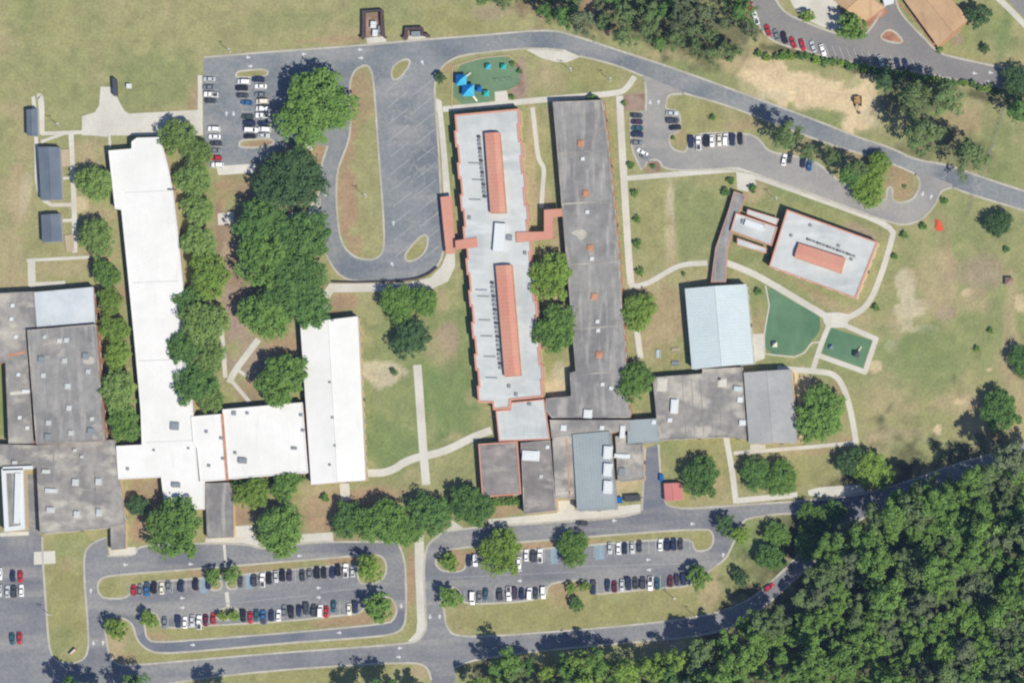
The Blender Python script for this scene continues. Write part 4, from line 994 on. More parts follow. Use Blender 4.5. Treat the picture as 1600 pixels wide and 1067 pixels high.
STY = {  # R, cz, hh, clumps, leaves per clump, leaf size, trunk r, trunk h, variants
 'oak': (10.0, 8.2, 4.6, 230, 36, 0.78, .45, 6.5, 5), 'round': (4.0, 4.4, 2.7, 80, 26, 0.5, .16, 3.4, 3),
 'tall': (5.0, 12.0, 4.6, 38, 62, 0.6, .25, 11.0, 6), 'pine': (4.6, 11.5, 5.5, 46, 34, 0.55, .22, 13.0, 3), 'shrub': (1.3, .95, .85, 36, 26, 0.30, .05, .8, 2)}
TREE = {}
for si, (st, (R_, cz, hh, nc, per, lf, tr, th_, nv)) in enumerate(STY.items()):
    TREE[st] = [(crown_mesh(100 * si + k, R_, cz, hh, nc, per, lf, st), trunk_mesh(si * 10 + k, tr, th_, R_ * .8, st)) for k in range(nv)]
tcount = [0]
def tree(px, py, r, style, mat, label, group=None, name=None, cat=None, sq=1.0):
    R_, cz = STY[style][:2]
    s = r * S / R_ * (1.1 if style in ('oak', 'round') else 1.12 if style in ('tall', 'pine') else 1.0)
    zs = s * sq * ((.66 if r > 45 else .85) if style == 'oak' and r > 22 else 1.0)
    x, y = W(px, py, cz * zs)
    nm = name or {'oak': 'broadleaf_tree', 'round': 'young_tree', 'tall': 'woodland_tree', 'pine': 'pine_tree', 'shrub': 'shrub'}[style]
    root = thing(nm, label, cat or ('shrub' if style == 'shrub' else 'tree'), (x, y, 0), group)
    root.rotation_euler = (0, 0, rnd.uniform(0, 6.28))
    root.scale = (s, s, zs)
    cm, tm = TREE[style][tcount[0] % len(TREE[style])]
    tcount[0] += 1
    inst('trunk', tm, root)
    inst('crown', cm, root, mat=MATS[mat])
    return root

T_ = [l.split('|') for l in """
493,167,58,oak,leaf_mid|largest round tree in the upper left car park
455,280,51,oak,leaf_dark|dark round tree below the upper left car park
408,348,40,oak,leaf_deep|leftmost upper crown of the big oak clump
470,380,47,oak,leaf_deep|oak crown touching the bus loop kerb
410,405,42,oak,leaf_mid|middle left crown of the big oak clump
455,440,50,oak,leaf_deep|widest lower crown of the big oak clump
415,492,38,oak,leaf_mid|lowest left crown of the big oak clump
478,480,36,oak,leaf_deep|lowest right crown of the big oak clump
440,592,38,oak,leaf_mid|round tree squeezed against the white gabled hall
276,212,27,oak,leaf_belt|topmost bright tree right of the long white wing
308,238,24,oak,leaf_belt|second tree down right of the long white wing
302,280,27,oak,leaf_belt|third tree down right of the long white wing
308,328,25,oak,leaf_belt|tree right of the white wing facing the oak clump
312,380,27,oak,leaf_belt|tree right of white wing beside the narrow brown path
328,432,32,oak,leaf_lime|brightest wide tree midway down the white wing
296,470,23,oak,leaf_deep|tree casting its shade on the middle of the white roof
318,505,36,oak,leaf_belt|broad tree right of white wing by the dirt courtyard
290,545,28,oak,leaf_deep|tree overhanging the white roof near its lower half
325,560,28,oak,leaf_belt|tree at the head of the pale courtyard path
305,600,32,oak,leaf_deep|tree just above the white link roof
330,622,22,oak,leaf_belt|lowest tree in the row right of white wing
148,286,28,oak,leaf_belt|tree between the largest portable and the white wing
152,372,29,oak,leaf_belt|tree right of the square portable
165,428,21,oak,leaf_mid|small tree above the pale blue roof corner
172,470,20,oak,leaf_lime|tree right of the pale blue roof
180,515,23,oak,leaf_lime|yellowish tree in the gap left of the white wing
183,555,21,oak,leaf_lime|bright tree in the gap beside the dark grey roof
185,612,32,oak,leaf_belt|wide tree low in the gap left of the white wing
194,660,27,oak,leaf_mid|lowest tree in the gap left of the white wing
272,824,44,oak,leaf_mid|big tree in front of the white wing by the oval lot
215,790,17,oak,leaf_dark|small dark tree behind the big front tree
438,828,38,oak,leaf_mid|round front tree above the oval car park
393,772,26,oak,leaf_lime|bright tree below the square white block
445,760,22,oak,leaf_mid|low tree against the wall of the square white block
545,812,27,oak,leaf_deep|leftmost tree of the front group near the courtyard path
598,815,38,oak,leaf_mid|widest tree of the front group near the courtyard path
638,828,26,oak,leaf_mid|low crown left of the vertical front sidewalk
672,803,33,oak,leaf_deep|tree standing over the vertical front sidewalk
736,790,32,oak,leaf_deep|dark tree left of the square brown roof
782,862,34,oak,leaf_lime|bright tree overhanging the upper row of east lot
895,856,26,oak,leaf_mid|round tree midway along the upper row of east lot
702,878,15,round,leaf_lime|small round tree on left tip of east lot island
704,934,18,round,leaf_mid|small round tree at lower left corner of east lot
579,890,22,round,leaf_lime|round tree at upper right end of the oval lot
591,948,23,round,leaf_mid|round tree at lower right end of the oval lot
333,901,13,round,leaf_mid|left of the paired trees beside the oval lot crossing
361,899,15,round,leaf_mid|right of the paired trees beside the oval lot crossing
182,982,18,round,leaf_lime|small tree on left corner island of the oval lot
233,968,14,round,leaf_lime|small tree at left end of the oval lot's lower row
346,962,8,round,leaf_lime|left lime sapling on the oval lot's lower pad
366,962,9,round,leaf_lime|right lime sapling on the oval lot's lower pad
893,918,9,round,leaf_lime|left lime sapling on the east lot's lower pad
913,916,9,round,leaf_lime|right lime sapling on the east lot's lower pad
902,944,12,round,leaf_deep|small dark tree on grass below the east lot saplings
1092,900,19,round,leaf_mid|round tree at right end of east lot's lower row
620,474,28,oak,leaf_mid|left crown of the pair atop the grass courtyard
660,470,24,oak,leaf_mid|right crown of the pair atop the grass courtyard
642,530,30,oak,leaf_dark|thin dark tree in the middle of the grass courtyard
617,582,6,round,leaf_deep|tiny tree on the sandy patch of the grass courtyard
860,432,34,oak,leaf_lime|bright tree between toothed building and grey wing
868,515,35,oak,leaf_mid|darker tree between toothed building and grey wing
998,486,28,oak,leaf_lime|round tree right of the grey wing, level with gym
993,597,29,oak,leaf_mid|round tree at corner of grey wing and streaked roof
1282,648,40,oak,leaf_mid|large round tree right of the grey metal hall
1095,745,30,oak,leaf_deep|tree on the lawn behind the red shed
1180,740,24,oak,leaf_deep|left tree of the pair on lawn below the metal hall
1222,748,26,oak,leaf_mid|right tree of the pair on lawn below the metal hall
1366,736,30,oak,leaf_lime|tree above the end of the bright roadside slab
1330,722,22,oak,leaf_dark|dark small tree left of the bright roadside slab tree
1562,642,31,oak,leaf_deep|lone tree on the right-hand field near the woods
1600,565,24,oak,leaf_deep|tree cut off by the right edge of the picture
1560,350,21,oak,leaf_dark|lone dark tree below the road at far right
1228,212,24,pine,leaf_olive|pine overhanging the road above the tilted building
1262,236,14,pine,leaf_olive|small pine between road and pale car park
1300,248,14,pine,leaf_olive|pine near the middle of the roadside clump
1325,272,18,pine,leaf_deep|small green pine beside the pale car park
1356,292,29,oak,leaf_lime|bright tree inside the bend of the pale car park
1372,258,20,oak,leaf_lime|yellowish tree at right end of the roadside clump
1340,262,16,pine,leaf_olive|pine behind the bright tree of the bend
1440,212,30,pine,leaf_olive|large pine above the road, left of the fence
1518,242,28,pine,leaf_olive|dull green pine near the top of the fence
1432,150,30,pine,leaf_olive|large dull pine below the church hedge
1478,152,26,pine,leaf_olive|right-hand dull pine below the church hedge
1385,128,20,pine,leaf_dark|dark small pine under the church hedge
1590,130,26,oak,leaf_dark|dark tree at right end of the church drive
1596,175,22,pine,leaf_deep|green pine at right edge below the church drive
1330,44,24,round,leaf_mid|round tree on the church forecourt corner
1530,26,19,round,leaf_dark|dark round tree beside the large tan church roof
1540,76,8,round,leaf_dark|small dark tree on the lawn below the church
1262,26,11,round,leaf_lime|small tree on the pale church forecourt
1132,820,16,round,leaf_dark|dark tree at the right end of the east lot
1158,835,16,round,leaf_lime|bright small tree right of the east lot's end
1158,902,14,round,leaf_dark|small dark tree on the grass right of east lot
1205,870,22,oak,leaf_deep|dark tree on the lawn beside the woods' left tip
1215,835,20,oak,leaf_mid|tree between the two roads left of the woods
1265,808,22,oak,leaf_mid|tree on the inside of the road bend by woods
1262,852,22,oak,leaf_mid|tree overhanging the shaded road bend by the woods
1286,832,20,oak,leaf_deep|tree beside the shaded road bend, nearer the junction
1300,800,20,oak,leaf_deep|tree at the top left corner of the woods
688,121,9,round,leaf_dark|small tree beside the road at the playground corner
""".strip().split('\n')]
for a, lab in T_:
    x, y, r, st, mt = a.split(',')
    x, y, r = float(x), float(y), float(r)
    tree(x, y, r, st, mt, lab)
SH = [l.split('|') for l in """
992,302,7|upper shrub along the straight walk right of grey wing
996,343,7|second shrub along the straight walk right of grey wing
996,381,8|third shrub along the straight walk right of grey wing
1001,425,8|lowest shrub along the straight walk right of grey wing
986,259,7|shrub in the corner where two walks meet
1020,260,5|shrub in the small bed of the pale car park
1142,283,7|shrub left of the tilted building's covered walk
1176,295,8|shrub right of the top of the covered walk
1134,300,8|dark shrub beside the upper end of covered walk
1113,184,6|lone shrub on the triangular lawn by the road
1052,216,4|shrub on the bump of lawn in pale car park
1476,314,7|shrub near the mouth of the pale car park
1443,354,7|shrub left of the orange tarp
1413,368,7|shrub below the end of the pale car park
1398,401,6|shrub right of the tilted building's corner
1369,481,7|bright shrub beside the path junction
1548,517,6|upper shrub of two on the right field
1526,545,6|lower shrub of two on the right field
1573,390,6|shrub standing alone near the right edge
1414,292,4|tiny bush on the half-round lawn of pale car park
1185,456,7|shrub beside the ice-blue gym's upper right corner
1068,428,4|tiny bush above the ice-blue gym
1204,405,7|shrub at the tilted building's left corner
975,162,5|bush in the entry bed beside pale car park
801,100,5|dark bush at playground's upper right corner
812,112,5|bush on the mulch right of the playground
800,152,5|bush on the mulch near playground's concrete pad
508,778,8|small shrub by the walk below the white hall
925,155,9|shrub against the top wall of the grey wing
1468,78,7|bush at the lower tip of the large tan roof
1128,432,4|bush at foot of the covered walk
""".strip().split('\n')]
for a, lab in SH:
    x, y, r = (float(v) for v in a.split(','))
    tree(x, y, r, 'shrub', 'leaf_mid' if rnd.random() < .6 else 'leaf_deep', lab)
ORD = 'first second third fourth fifth sixth seventh eighth ninth tenth eleventh twelfth thirteenth fourteenth fifteenth sixteenth seventeenth eighteenth nineteenth twentieth'.split()
# hedges
for k in range(30):
    t = k / 29
    x = 1186 + 372 * t
    y = 78 + 62 * t + (8 if t < .1 else 0) + rnd.uniform(-3, 3)
    tree(x, y, rnd.uniform(6.5, 9), 'shrub', ('leaf_mid', 'leaf_lime', 'leaf_deep')[k % 3], f'{ORD[k] if k < 20 else ORD[29 - k]} hedge bush from the {"left" if k < 20 else "right"} along the church car park', 'hedge along the church car park', 'hedge_bush', 'hedge')
for k in range(9):
    tree(366 + k * 13, 756 - k * .9 + rnd.uniform(-2, 2), 8, 'shrub', 'leaf_mid', f'{ORD[k]} bush from left along the wall below the square white block', 'bushes along the white block', 'hedge_bush', 'hedge')
for k in range(7):
    tree(760 + k * 8.5, 784 + rnd.uniform(-2, 2), 7.5, 'shrub', 'leaf_mid', f'{ORD[k]} bush from left in the hedge below the square brown roof', 'bushes below the brown roof', 'hedge_bush', 'hedge')

# woods
def inpoly(x, y, p):
    c = False
    j = len(p) - 1
    for i in range(len(p)):
        if (p[i][1] > y) != (p[j][1] > y) and x < (p[j][0] - p[i][0]) * (y - p[i][1]) / (p[j][1] - p[i][1]) + p[i][0]:
            c = not c
        j = i
    return c
def scatter(poly, gap, n, seed):
    q = random.Random(seed)
    p = P(poly)
    x0, x1, y0, y1 = min(v[0] for v in p), max(v[0] for v in p), min(v[1] for v in p), max(v[1] for v in p)
    out = []
    for _ in range(n * 60):
        x, y = q.uniform(x0, x1), q.uniform(y0, y1)
        if inpoly(x, y, p) and (x - 1222) ** 2 + (y - 918) ** 2 > 2000 and all((x - a) ** 2 + (y - b) ** 2 > gap * gap for a, b in out):
            out.append((x, y))
            if len(out) >= n:
                break
    return out
LW = {'leaf_wood': 'fresh green tree', 'leaf_lime': 'bright green tree', 'leaf_mid': 'mid green tree', 'leaf_deep': 'deep green tree', 'leaf_olive': 'dull olive tree', 'leaf_grey': 'grey-green tree', 'leaf_dark': 'dark tree'}
def woods(poly, gap, n, seed, rr, where, cols, rows, mats, styles):
    pp = P(poly)
    x0, x1, y0, y1 = min(v[0] for v in pp), max(v[0] for v in pp) - 12, max(0, min(v[1] for v in pp)), min(1067, max(v[1] for v in pp))
    pts = [(x, y, rnd.choice(mats)) for x, y in scatter(poly, gap, n, seed)]
    zones = {}
    for x, y, mt in sorted(pts):
        c = cols[min(len(cols) - 1, max(0, int((x - x0) / (x1 - x0) * len(cols))))]
        r = rows[min(len(rows) - 1, max(0, int((y - y0) / (y1 - y0) * len(rows))))]
        zones.setdefault((c, r, mt), []).append((x, y))
    for (c, r, mt), l in zones.items():
        for k, (x, y) in enumerate(l):
            lab = f'{ORD[k]} {LW[mt]} from left in the {r} {c} of {where}' if len(l) > 1 else f'only {LW[mt]} in the {r} {c} of {where}'
            tree(x, y, rnd.uniform(*rr), rnd.choice(styles), mt, ' '.join(lab.split()), f'trees in {where}', 'woodland_tree', sq=rnd.uniform(.5, .6) if abs(x - 1238) + abs(y - 942) < 52 else rnd.uniform(1.0, 1.4))
C5 = ['far left', 'left part', 'middle', 'right part', 'far right']
woods("1092,1080 1100,1004 1132,991 1182,967 1226,932 1262,896 1288,866 1314,840 1352,806 1396,778 1446,757 1500,744 1560,724 1612,704 1612,1080", 24, 205, 3, (16, 29),
      'the lower right woods', C5 + [] , ['top', 'upper', 'lower', 'bottom'], ['leaf_wood', 'leaf_mid', 'leaf_mid', 'leaf_olive', 'leaf_olive', 'leaf_grey', 'leaf_wood'], ['tall', 'tall', 'tall', 'pine'])
woods("742,1085 758,1040 800,1032 835,1046 868,1048 892,1030 960,1034 1010,1036 1090,1024 1096,1085", 21, 38, 5, (13, 22),
      'the bottom edge wood', C5, [''], ['leaf_mid', 'leaf_deep', 'leaf_olive', 'leaf_lime'], ['tall', 'tall', 'pine'])
woods("806,-15 1168,-15 1176,55 1150,88 1100,84 1060,72 1010,70 960,58 905,44 868,28", 25, 46, 9, (12, 20),
      'the top edge pines', C5, ['upper', 'lower'], ['leaf_olive', 'leaf_olive', 'leaf_grey', 'leaf_deep', 'leaf_grey'], ['pine', 'pine', 'tall'])
woods("712,-14 800,-14 800,6 760,2 724,8", 16, 5, 2, (10, 13), 'the sparse pines at top edge', ['strip'], [''], ['leaf_olive', 'leaf_deep'], ['pine'])
for k, (x, y, r) in enumerate(((118, 1082, 24), (150, 1088, 22), (216, 1076, 24), (348, 1088, 22), (610, 1082, 26), (560, 1090, 22), (655, 1086, 18))):
    tree(x, y, r, 'tall', 'leaf_deep', f'{("leftmost", "second", "third", "fourth", "sixth", "fifth", "seventh")[k]} tree from the left just inside the bottom left edge')

# ------------------------------------------------------------------ cars
def hull(secs):
    """secs: (x, half width, z bottom, z mid, z top)"""
    m = MB()
    rings = []
    for x, w, z0, zm, z1 in secs:
        rings.append([(x, -w * .9, z0), (x, w * .9, z0), (x, w, zm), (x, w * .93, z1 - .05), (x, w * .78, z1), (x, -w * .78, z1), (x, -w * .93, z1 - .05), (x, -w, zm)])
    n = 8
    for r in rings: m.v += r
    for i in range(len(rings) - 1):
        for k in range(n):
            m.f.append((i * n + k, (i + 1) * n + k, (i + 1) * n + (k + 1) % n, i * n + (k + 1) % n))
    m.f.append(tuple(range(n))); m.f.append(tuple((len(rings) - 1) * n + n - 1 - k for k in range(n)))
    return m
def greenhouse(m, xb, xf, xtb, xtf, wb, wt, z0, z1):
    B = [(xb, -wb, z0), (xf, -wb, z0), (xf, wb, z0), (xb, wb, z0)]
    T = [(xtb, -wt, z1), (xtf, -wt, z1), (xtf, wt, z1), (xtb, wt, z1)]
    b = len(m.v); m.v += B + T
    for q in ((4, 5, 6, 7), (0, 1, 5, 4), (1, 2, 6, 5), (2, 3, 7, 6), (3, 0, 4, 7)): m.f.append(tuple(b + i for i in q))
    def pane(i, j, k, l, s=.12, t=.1):
        a, c, d, e = Vector(B[i]), Vector(B[j]), Vector(T[k - 4]), Vector(T[l - 4])
        nrm = (c - a).cross(e - a).normalized()
        out = [a.lerp(c, s).lerp(e.lerp(d, s), t), a.lerp(c, 1 - s).lerp(e.lerp(d, 1 - s), t), a.lerp(c, 1 - s).lerp(e.lerp(d, 1 - s), 1 - t), a.lerp(c, s).lerp(e.lerp(d, s), 1 - t)]
        g = MB()
        hi = [p + nrm * .012 for p in out]
        g.face(hi)
        for q in range(4): g.face((out[q], out[(q + 1) % 4], hi[(q + 1) % 4], hi[q]))
        return g
    return pane(1, 2, 6, 5, .06), pane(3, 0, 4, 7, .08), pane(0, 1, 5, 4), pane(2, 3, 7, 6)
def wheel_mesh():
    m = MB(); m.tube((0, -.11, 0), (0, .11, 0), .33, .33, 10); m.tube((0, -.12, 0), (0, .12, 0), .2, .2, 8)
    return m.mesh('wheel', MATS['tyre'])
WHEEL = wheel_mesh()
LH = MB().box((0, 0, 0), (.12, .35, .14)).mesh('headlight', MATS['lamp_clear'])
LT = MB().box((0, 0, 0), (.1, .3, .2)).mesh('tail_light', MATS['lamp_red'])
WHITE = bpy.data.materials.new('car_blank')
CARS = {}
def car_type(key, secs, gh, ax, extra=None):
    m = hull(secs)
    p = greenhouse(m, *gh)
    body = m.mesh('body', WHITE)
    parts = [(nm, g.mesh(nm, MATS['glass_dark'])) for nm, g in zip(('windscreen', 'rear_window', 'side_window', 'side_window'), p)]
    CARS[key] = (body, parts, ax, secs, extra)
car_type('saloon', [(-2.35, .72, .35, .55, .78), (-2.2, .86, .25, .6, .95), (-1.4, .91, .22, .6, .98), (0, .92, .22, .6, .98), (.9, .91, .22, .6, .96), (1.9, .86, .22, .58, .82), (2.3, .7, .3, .5, .68)], (-1.85, 1.0, -1.2, .2, .8, .62, .96, 1.44), 1.4)
car_type('hatchback', [(-2.1, .78, .35, .6, .95), (-1.9, .88, .25, .6, 1.05), (-1, .92, .22, .62, 1.05), (.4, .92, .22, .62, 1.03), (1.6, .88, .22, .6, .88), (2.1, .72, .3, .5, .72)], (-2.0, 1.0, -1.7, .25, .82, .66, 1.02, 1.55), 1.3)
car_type('sport utility', [(-2.4, .84, .4, .7, 1.0), (-2.25, .95, .3, .7, 1.12), (-1, .98, .3, .7, 1.12), (.8, .98, .3, .7, 1.1), (2.0, .94, .3, .65, 1.0), (2.4, .82, .4, .6, .85)], (-2.3, 1.1, -2.1, .45, .88, .74, 1.1, 1.78), 1.5)
car_type('pickup', [(-2.8, .92, .45, .75, 1.05), (-2.7, .98, .4, .75, 1.12), (0, 1.0, .4, .75, 1.12), (1.2, 1.0, .4, .75, 1.12), (2.4, .97, .4, .7, 1.05), (2.75, .88, .45, .65, .9)], (-.75, 1.35, -.5, .65, .9, .76, 1.1, 1.85), 1.75,
         MB().box((-1.75, 0, 1.13), (1.75, 1.45, .03)).mesh('load_bed', MATS['truck_bed']))
car_type('van', [(-2.5, .9, .4, .7, 1.1), (-2.4, .98, .3, .7, 1.2), (.8, .99, .3, .7, 1.18), (2.0, .95, .3, .65, 1.0), (2.5, .8, .4, .6, .8)], (-2.45, 1.6, -2.3, .85, .92, .8, 1.15, 1.95), 1.55)
PAINT = dict(white=(.72, .72, .71), silver=(.42, .44, .45), grey=(.16, .17, .18), charcoal=(.05, .053, .06), black=(.018, .018, .022), navy=(.022, .03, .065), blue=(.03, .11, .24), red=(.35, .025, .03), maroon=(.10, .02, .03), teal=(.03, .09, .11), cream=(.62, .58, .47), green=(.04, .07, .05), purple=(.05, .035, .06))
PM = {}
for k_, c in PAINT.items():
    m = M('paint_' + k_ + '_car', c, 0.32, .03, 1.0, spec=.45)
    m.node_tree.nodes['Principled BSDF'].inputs['Coat Weight'].default_value = 0.4
    PM[k_] = m
def car(px, py, ang, kind, colour, label, group):
    body, parts, ax, secs, extra = CARS[kind]
    x, y = W(px, py, .9)
    nm = {'saloon': 'parked_car', 'hatchback': 'parked_car', 'sport utility': 'parked_car', 'pickup': 'pickup_truck', 'van': 'parked_van'}[kind]
    root = thing(nm, label, {'pickup_truck': 'pickup truck', 'parked_van': 'van'}.get(nm, 'car'), (x, y, .03), group)
    root.rotation_euler = (0, 0, math.radians(ang))
    inst('body', body, root, mat=PM[colour])
    for n_, me in parts: inst(n_, me, root)
    if extra: inst('load_bed', extra, root)
    w = secs[2][1] - .08
    for sx in (-ax, ax):
        for sy in (-w, w): inst('wheel', WHEEL, root, (sx, sy, .33))
    f, b = secs[-1], secs[0]
    for sy in (-.5, .5):
        inst('headlight', LH, root, (f[0] - .06, sy, (f[3] + f[4]) / 2 + .02)); inst('tail_light', LT, root, (b[0] + .03, sy, (b[3] + b[4]) / 2 + .03))
KC = {'s': 'saloon', 'h': 'hatchback', 'u': 'sport utility', 'p': 'pickup', 'v': 'van'}
KN = {'saloon': 'car', 'hatchback': 'hatchback', 'sport utility': 'tall car', 'pickup': 'pickup', 'van': 'van'}
def row(where, group, ang, spec, side='left'):
    lst = [s.split(',') for s in spec.split()]
    opp = {'left': 'right', 'top': 'bottom'}[side]
    for i, (x, y, k, c) in enumerate(lst):
        kind = KC[k]
        n = len(lst)
        pos = f'{ORD[i]} from the {side}' if i < (n + 1) // 2 else (f'{ORD[n - 1 - i]} from the {opp}' if i < n - 1 else f'last at the {opp}')
        a = ang + (180 if rnd.random() < .3 else 0) + rnd.uniform(-2.5, 2.5)
        car(float(x) + rnd.uniform(-.5, .5), float(y) + rnd.uniform(-1, 1), a, kind, c, f'{c} {KN[kind]}, {pos} in the {where}', group)
row('oval lot upper row', 'cars in the oval lot upper row', 90, "209,921,h,red 219,920,s,grey 230,920,p,blue 241,918,u,black 253,919,s,cream 263,917,s,grey 283,914,u,navy 306,913,u,black 326,911,s,navy 375,908,s,charcoal 397,907,u,charcoal 410,905,p,white 420,903,u,black 431,900,s,silver 441,898,u,black 452,899,s,purple 472,898,s,charcoal 484,897,s,grey 495,895,u,black 506,894,s,black 519,894,s,navy 528,891,u,black 540,891,p,white 551,892,s,silver")
row('oval lot lower row', 'cars in the oval lot lower row', -90, "257,973,s,grey 278,971,u,navy 289,973,s,white 300,970,s,silver 311,971,p,white 321,969,s,maroon 333,965,s,red 380,962,u,black 391,964,s,red 401,961,s,teal 412,963,p,blue 424,961,s,navy 435,961,s,white 444,954,s,grey 455,955,u,black 467,953,s,navy 478,950,u,charcoal 490,953,u,charcoal 501,955,v,white 510,955,s,red 521,947,s,teal 545,951,s,cream 555,948,u,navy")
row('east lot upper row', 'cars in the east lot upper row', 90, "732,875,s,navy 743,875,u,white 811,879,s,white 822,868,s,white 833,868,u,charcoal 844,867,p,white 953,857,s,silver 966,857,s,white 976,855,s,navy 988,856,s,silver 999,853,s,charcoal 1032,851,s,white 1043,850,u,navy 1053,850,u,navy 1063,850,s,charcoal")
row('east lot lower row', 'cars in the east lot lower row', -90, "738,934,v,white 749,932,s,grey 759,929,s,teal 781,928,u,charcoal 795,927,p,white 804,926,u,purple 815,926,s,navy 828,927,v,white 837,926,s,charcoal 849,926,u,white 927,917,p,navy 949,915,s,navy 960,915,s,maroon 972,914,s,silver 982,912,v,navy 993,911,s,charcoal 1004,911,u,charcoal 1016,912,p,white 1027,911,s,teal 1047,907,s,maroon 1058,905,s,purple 1068,905,u,navy")
row('left column of the upper left lot', 'cars in the upper left lot, left column', 178, "327,125,s,silver 326,137,s,grey 329,148,p,white 329,158,s,charcoal 334,202,u,white 335,214,s,white 337,224,s,charcoal 337,235,s,grey 338,246,h,red 340,258,u,white", 'top')
row('middle column of the upper left lot', 'cars in the upper left lot, middle column', 178, "381,128,v,white 378,139,u,black 379,149,s,charcoal 385,160,s,blue 387,182,s,green 389,193,u,navy 392,204,v,white 390,213,s,black", 'top')
row('right column of the upper left lot', 'cars in the upper left lot, right column', 178, "404,125,u,navy 407,136,s,white 407,148,s,grey 410,159,v,cream 410,171,v,white 410,181,p,white 412,192,s,navy 413,202,v,white 412,212,s,silver", 'top')
row('left column of the pale lot', 'cars in the pale lot, left column', 178, "994,180,s,charcoal 995,190,s,purple 995,200,s,teal 996,211,u,navy 996,223,s,grey", 'top')
row('slanting end of the pale lot column', 'cars in the pale lot, slanting end', 150, "1003,237,s,white 1009,247,s,grey", 'top')
row('short column by the pale lot lane', 'cars in the pale lot, right column', 0, "1050,177,s,silver 1051,189,u,charcoal 1054,200,s,black", 'top')
row('top row of the pale lot', 'cars in the pale lot, top row', 90, "1080,221,u,navy 1092,223,p,white 1103,221,u,black 1112,220,s,white 1124,220,s,cream 1134,219,v,white 1145,218,u,navy 1157,218,s,black")
row('bays under the roadside pines', 'cars under the roadside pines', 80, "1225,249,s,white 1234,247,s,charcoal 1255,253,s,navy 1265,258,s,blue")
row('church lot row by the hedge', 'cars in the church lot', 108, "1172,8,s,red 1180,28,p,white 1200,47,s,red 1213,55,s,grey 1225,60,u,black 1239,67,s,red 1254,71,s,red 1270,74,s,silver 1286,78,s,white 1377,95,s,silver 1403,99,s,navy 1415,100,s,navy")
row('upper line at the left edge', 'cars at the left edge, upper', 90, "0,897,s,white 20,900,s,navy 32,901,s,red")
row('middle line at the left edge', 'cars at the left edge, middle', 90, "-1,922,s,silver 12,923,s,silver 22,923,u,charcoal 33,922,s,white")
row('lower line at the left edge', 'cars at the left edge, lower', 90, "19,997,s,teal 30,997,s,red")
car(464, 213, 178, 'saloon', 'silver', 'silver car parked alone under the largest round tree', None)
car(909, 817, 176, 'saloon', 'charcoal', 'dark car driving along the front road', None)
car(1202, 917, 35, 'hatchback', 'red', 'red car on the road where the woods begin', None)

# ------------------------------------------------------------------ small things
def pole(px, py, h, label, arm=True, base=True):
    x, y = W(px, py)
    r = thing('light_pole', label, 'pole', (x, y, 0))
    part(MB().tube((x, y, 0), (x, y, h), .11, .07, 8), 'pole', MATS['metal_grey'], r)
    if base: part(MB().tube((x, y, 0), (x, y, .5), .3, .28, 10), 'base', MATS['concrete'], r)
    if arm:
        part(MB().tube((x, y, h - .1), (x + 1.6, y - .5, h + .1), .06, .05, 6), 'arm', MATS['metal_grey'], r)
        part(MB().box((x + 1.8, y - .55, h + .08), (.8, .35, .16), -.3), 'lamp_head', MATS['metal_white'], r)
for x, y, lab in ((93, 197, 'light pole near the topmost portable'), (572, 307, 'light pole on the long teardrop island'), (78, 960, 'light pole on left edge of the lower left lawn'), (1055, 1010, 'light pole on the verge below the bottom road'),
  (1054, 935, 'light pole on the lawn below the east lot'), (892, 111, 'light pole on the lawn right of the playground'), (954, 126, 'light pole near the top of the straight walk'), (1213, 312, 'light pole above the tilted building'), (360, 81, 'light pole on the verge of the top left road'), (1088, 963, 'light pole at kerb of the bottom road')):
    pole(x, y, 8.5, lab)

# sign at the lower left lawn
x, y = W(115, 1018)
r = thing('entrance_sign', 'white entrance sign standing on the lower left lawn', 'sign', (x, y, 0))
part(MB().box((x, y, 1.2), (2.4, .35, 1.3), .8), 'panel', MATS['wall_white'], r)
part(MB().box((x, y, .3), (3.0, .8, .6), .8), 'plinth', MATS['wall_brick'], r)
for s_ in (-1, 1): part(MB().box((x + s_ * 1.0, y + s_ * 1.03, .95), (.4, .45, 1.9), .8), 'post', MATS['wall_brick'], r)

# playground towers
def tower(px, py, w, h, label, mat, slide, post='metal_white', mat2=None):
    x, y = W(px, py, h)
    a = w * S / 2
    r = thing('play_tower', label, 'play tower', (x, y, 0))
    e, t = [(x - a, y - a), (x + a, y - a), (x + a, y + a), (x - a, y + a)], Vector((x, y, h + .5))
    for k in range(4):
        p, q = e[k], e[(k + 1) % 4]
        part(MB().face(((*p, h - .5), (*q, h - .5), tuple(t))), 'canopy_panel', MATS[(mat2 or mat) if k in (0, 1) else mat], r)
        part(MB().tube((x + (p[0] - x) * .85, y + (p[1] - y) * .85, .03), (x + (p[0] - x) * .85, y + (p[1] - y) * .85, h - .4), .07, .07, 6), 'post', MATS[post], r)
    part(MB().box((x, y, 1.4), (a * 1.5, a * 1.5, .12)), 'platform', MATS[mat], r)
    if slide:
        dx, dy = slide
        n = Vector((-dy, dx)).normalized() * .35
        m = MB()
        p0, p1 = Vector((x + dx * a * .7, y + dy * a * .7, 1.4)), Vector((x + dx * (a + 2.4), y + dy * (a + 2.4), .25))
        n3 = Vector((n.x, n.y, 0))
        m.face((p0 - n3, p1 - n3, p1 + n3, p0 + n3))
        for s_ in (-1, 1): m.face((p0 + n3 * s_, p1 + n3 * s_, p1 + n3 * s_ + Vector((0, 0, .25)), p0 + n3 * s_ + Vector((0, 0, .25))))
        part(m, 'slide', MATS['plastic_cream'], r)
    return r
tower(720, 125, 17, 3.6, 'upper blue canopied play tower in the upper playground', 'plastic_blue', (.7, .7), mat2='plastic_sky')
tower(731, 141, 19, 3.6, 'lower and widest blue play tower in the upper playground', 'plastic_blue', (.6, -.8), mat2='plastic_sky')
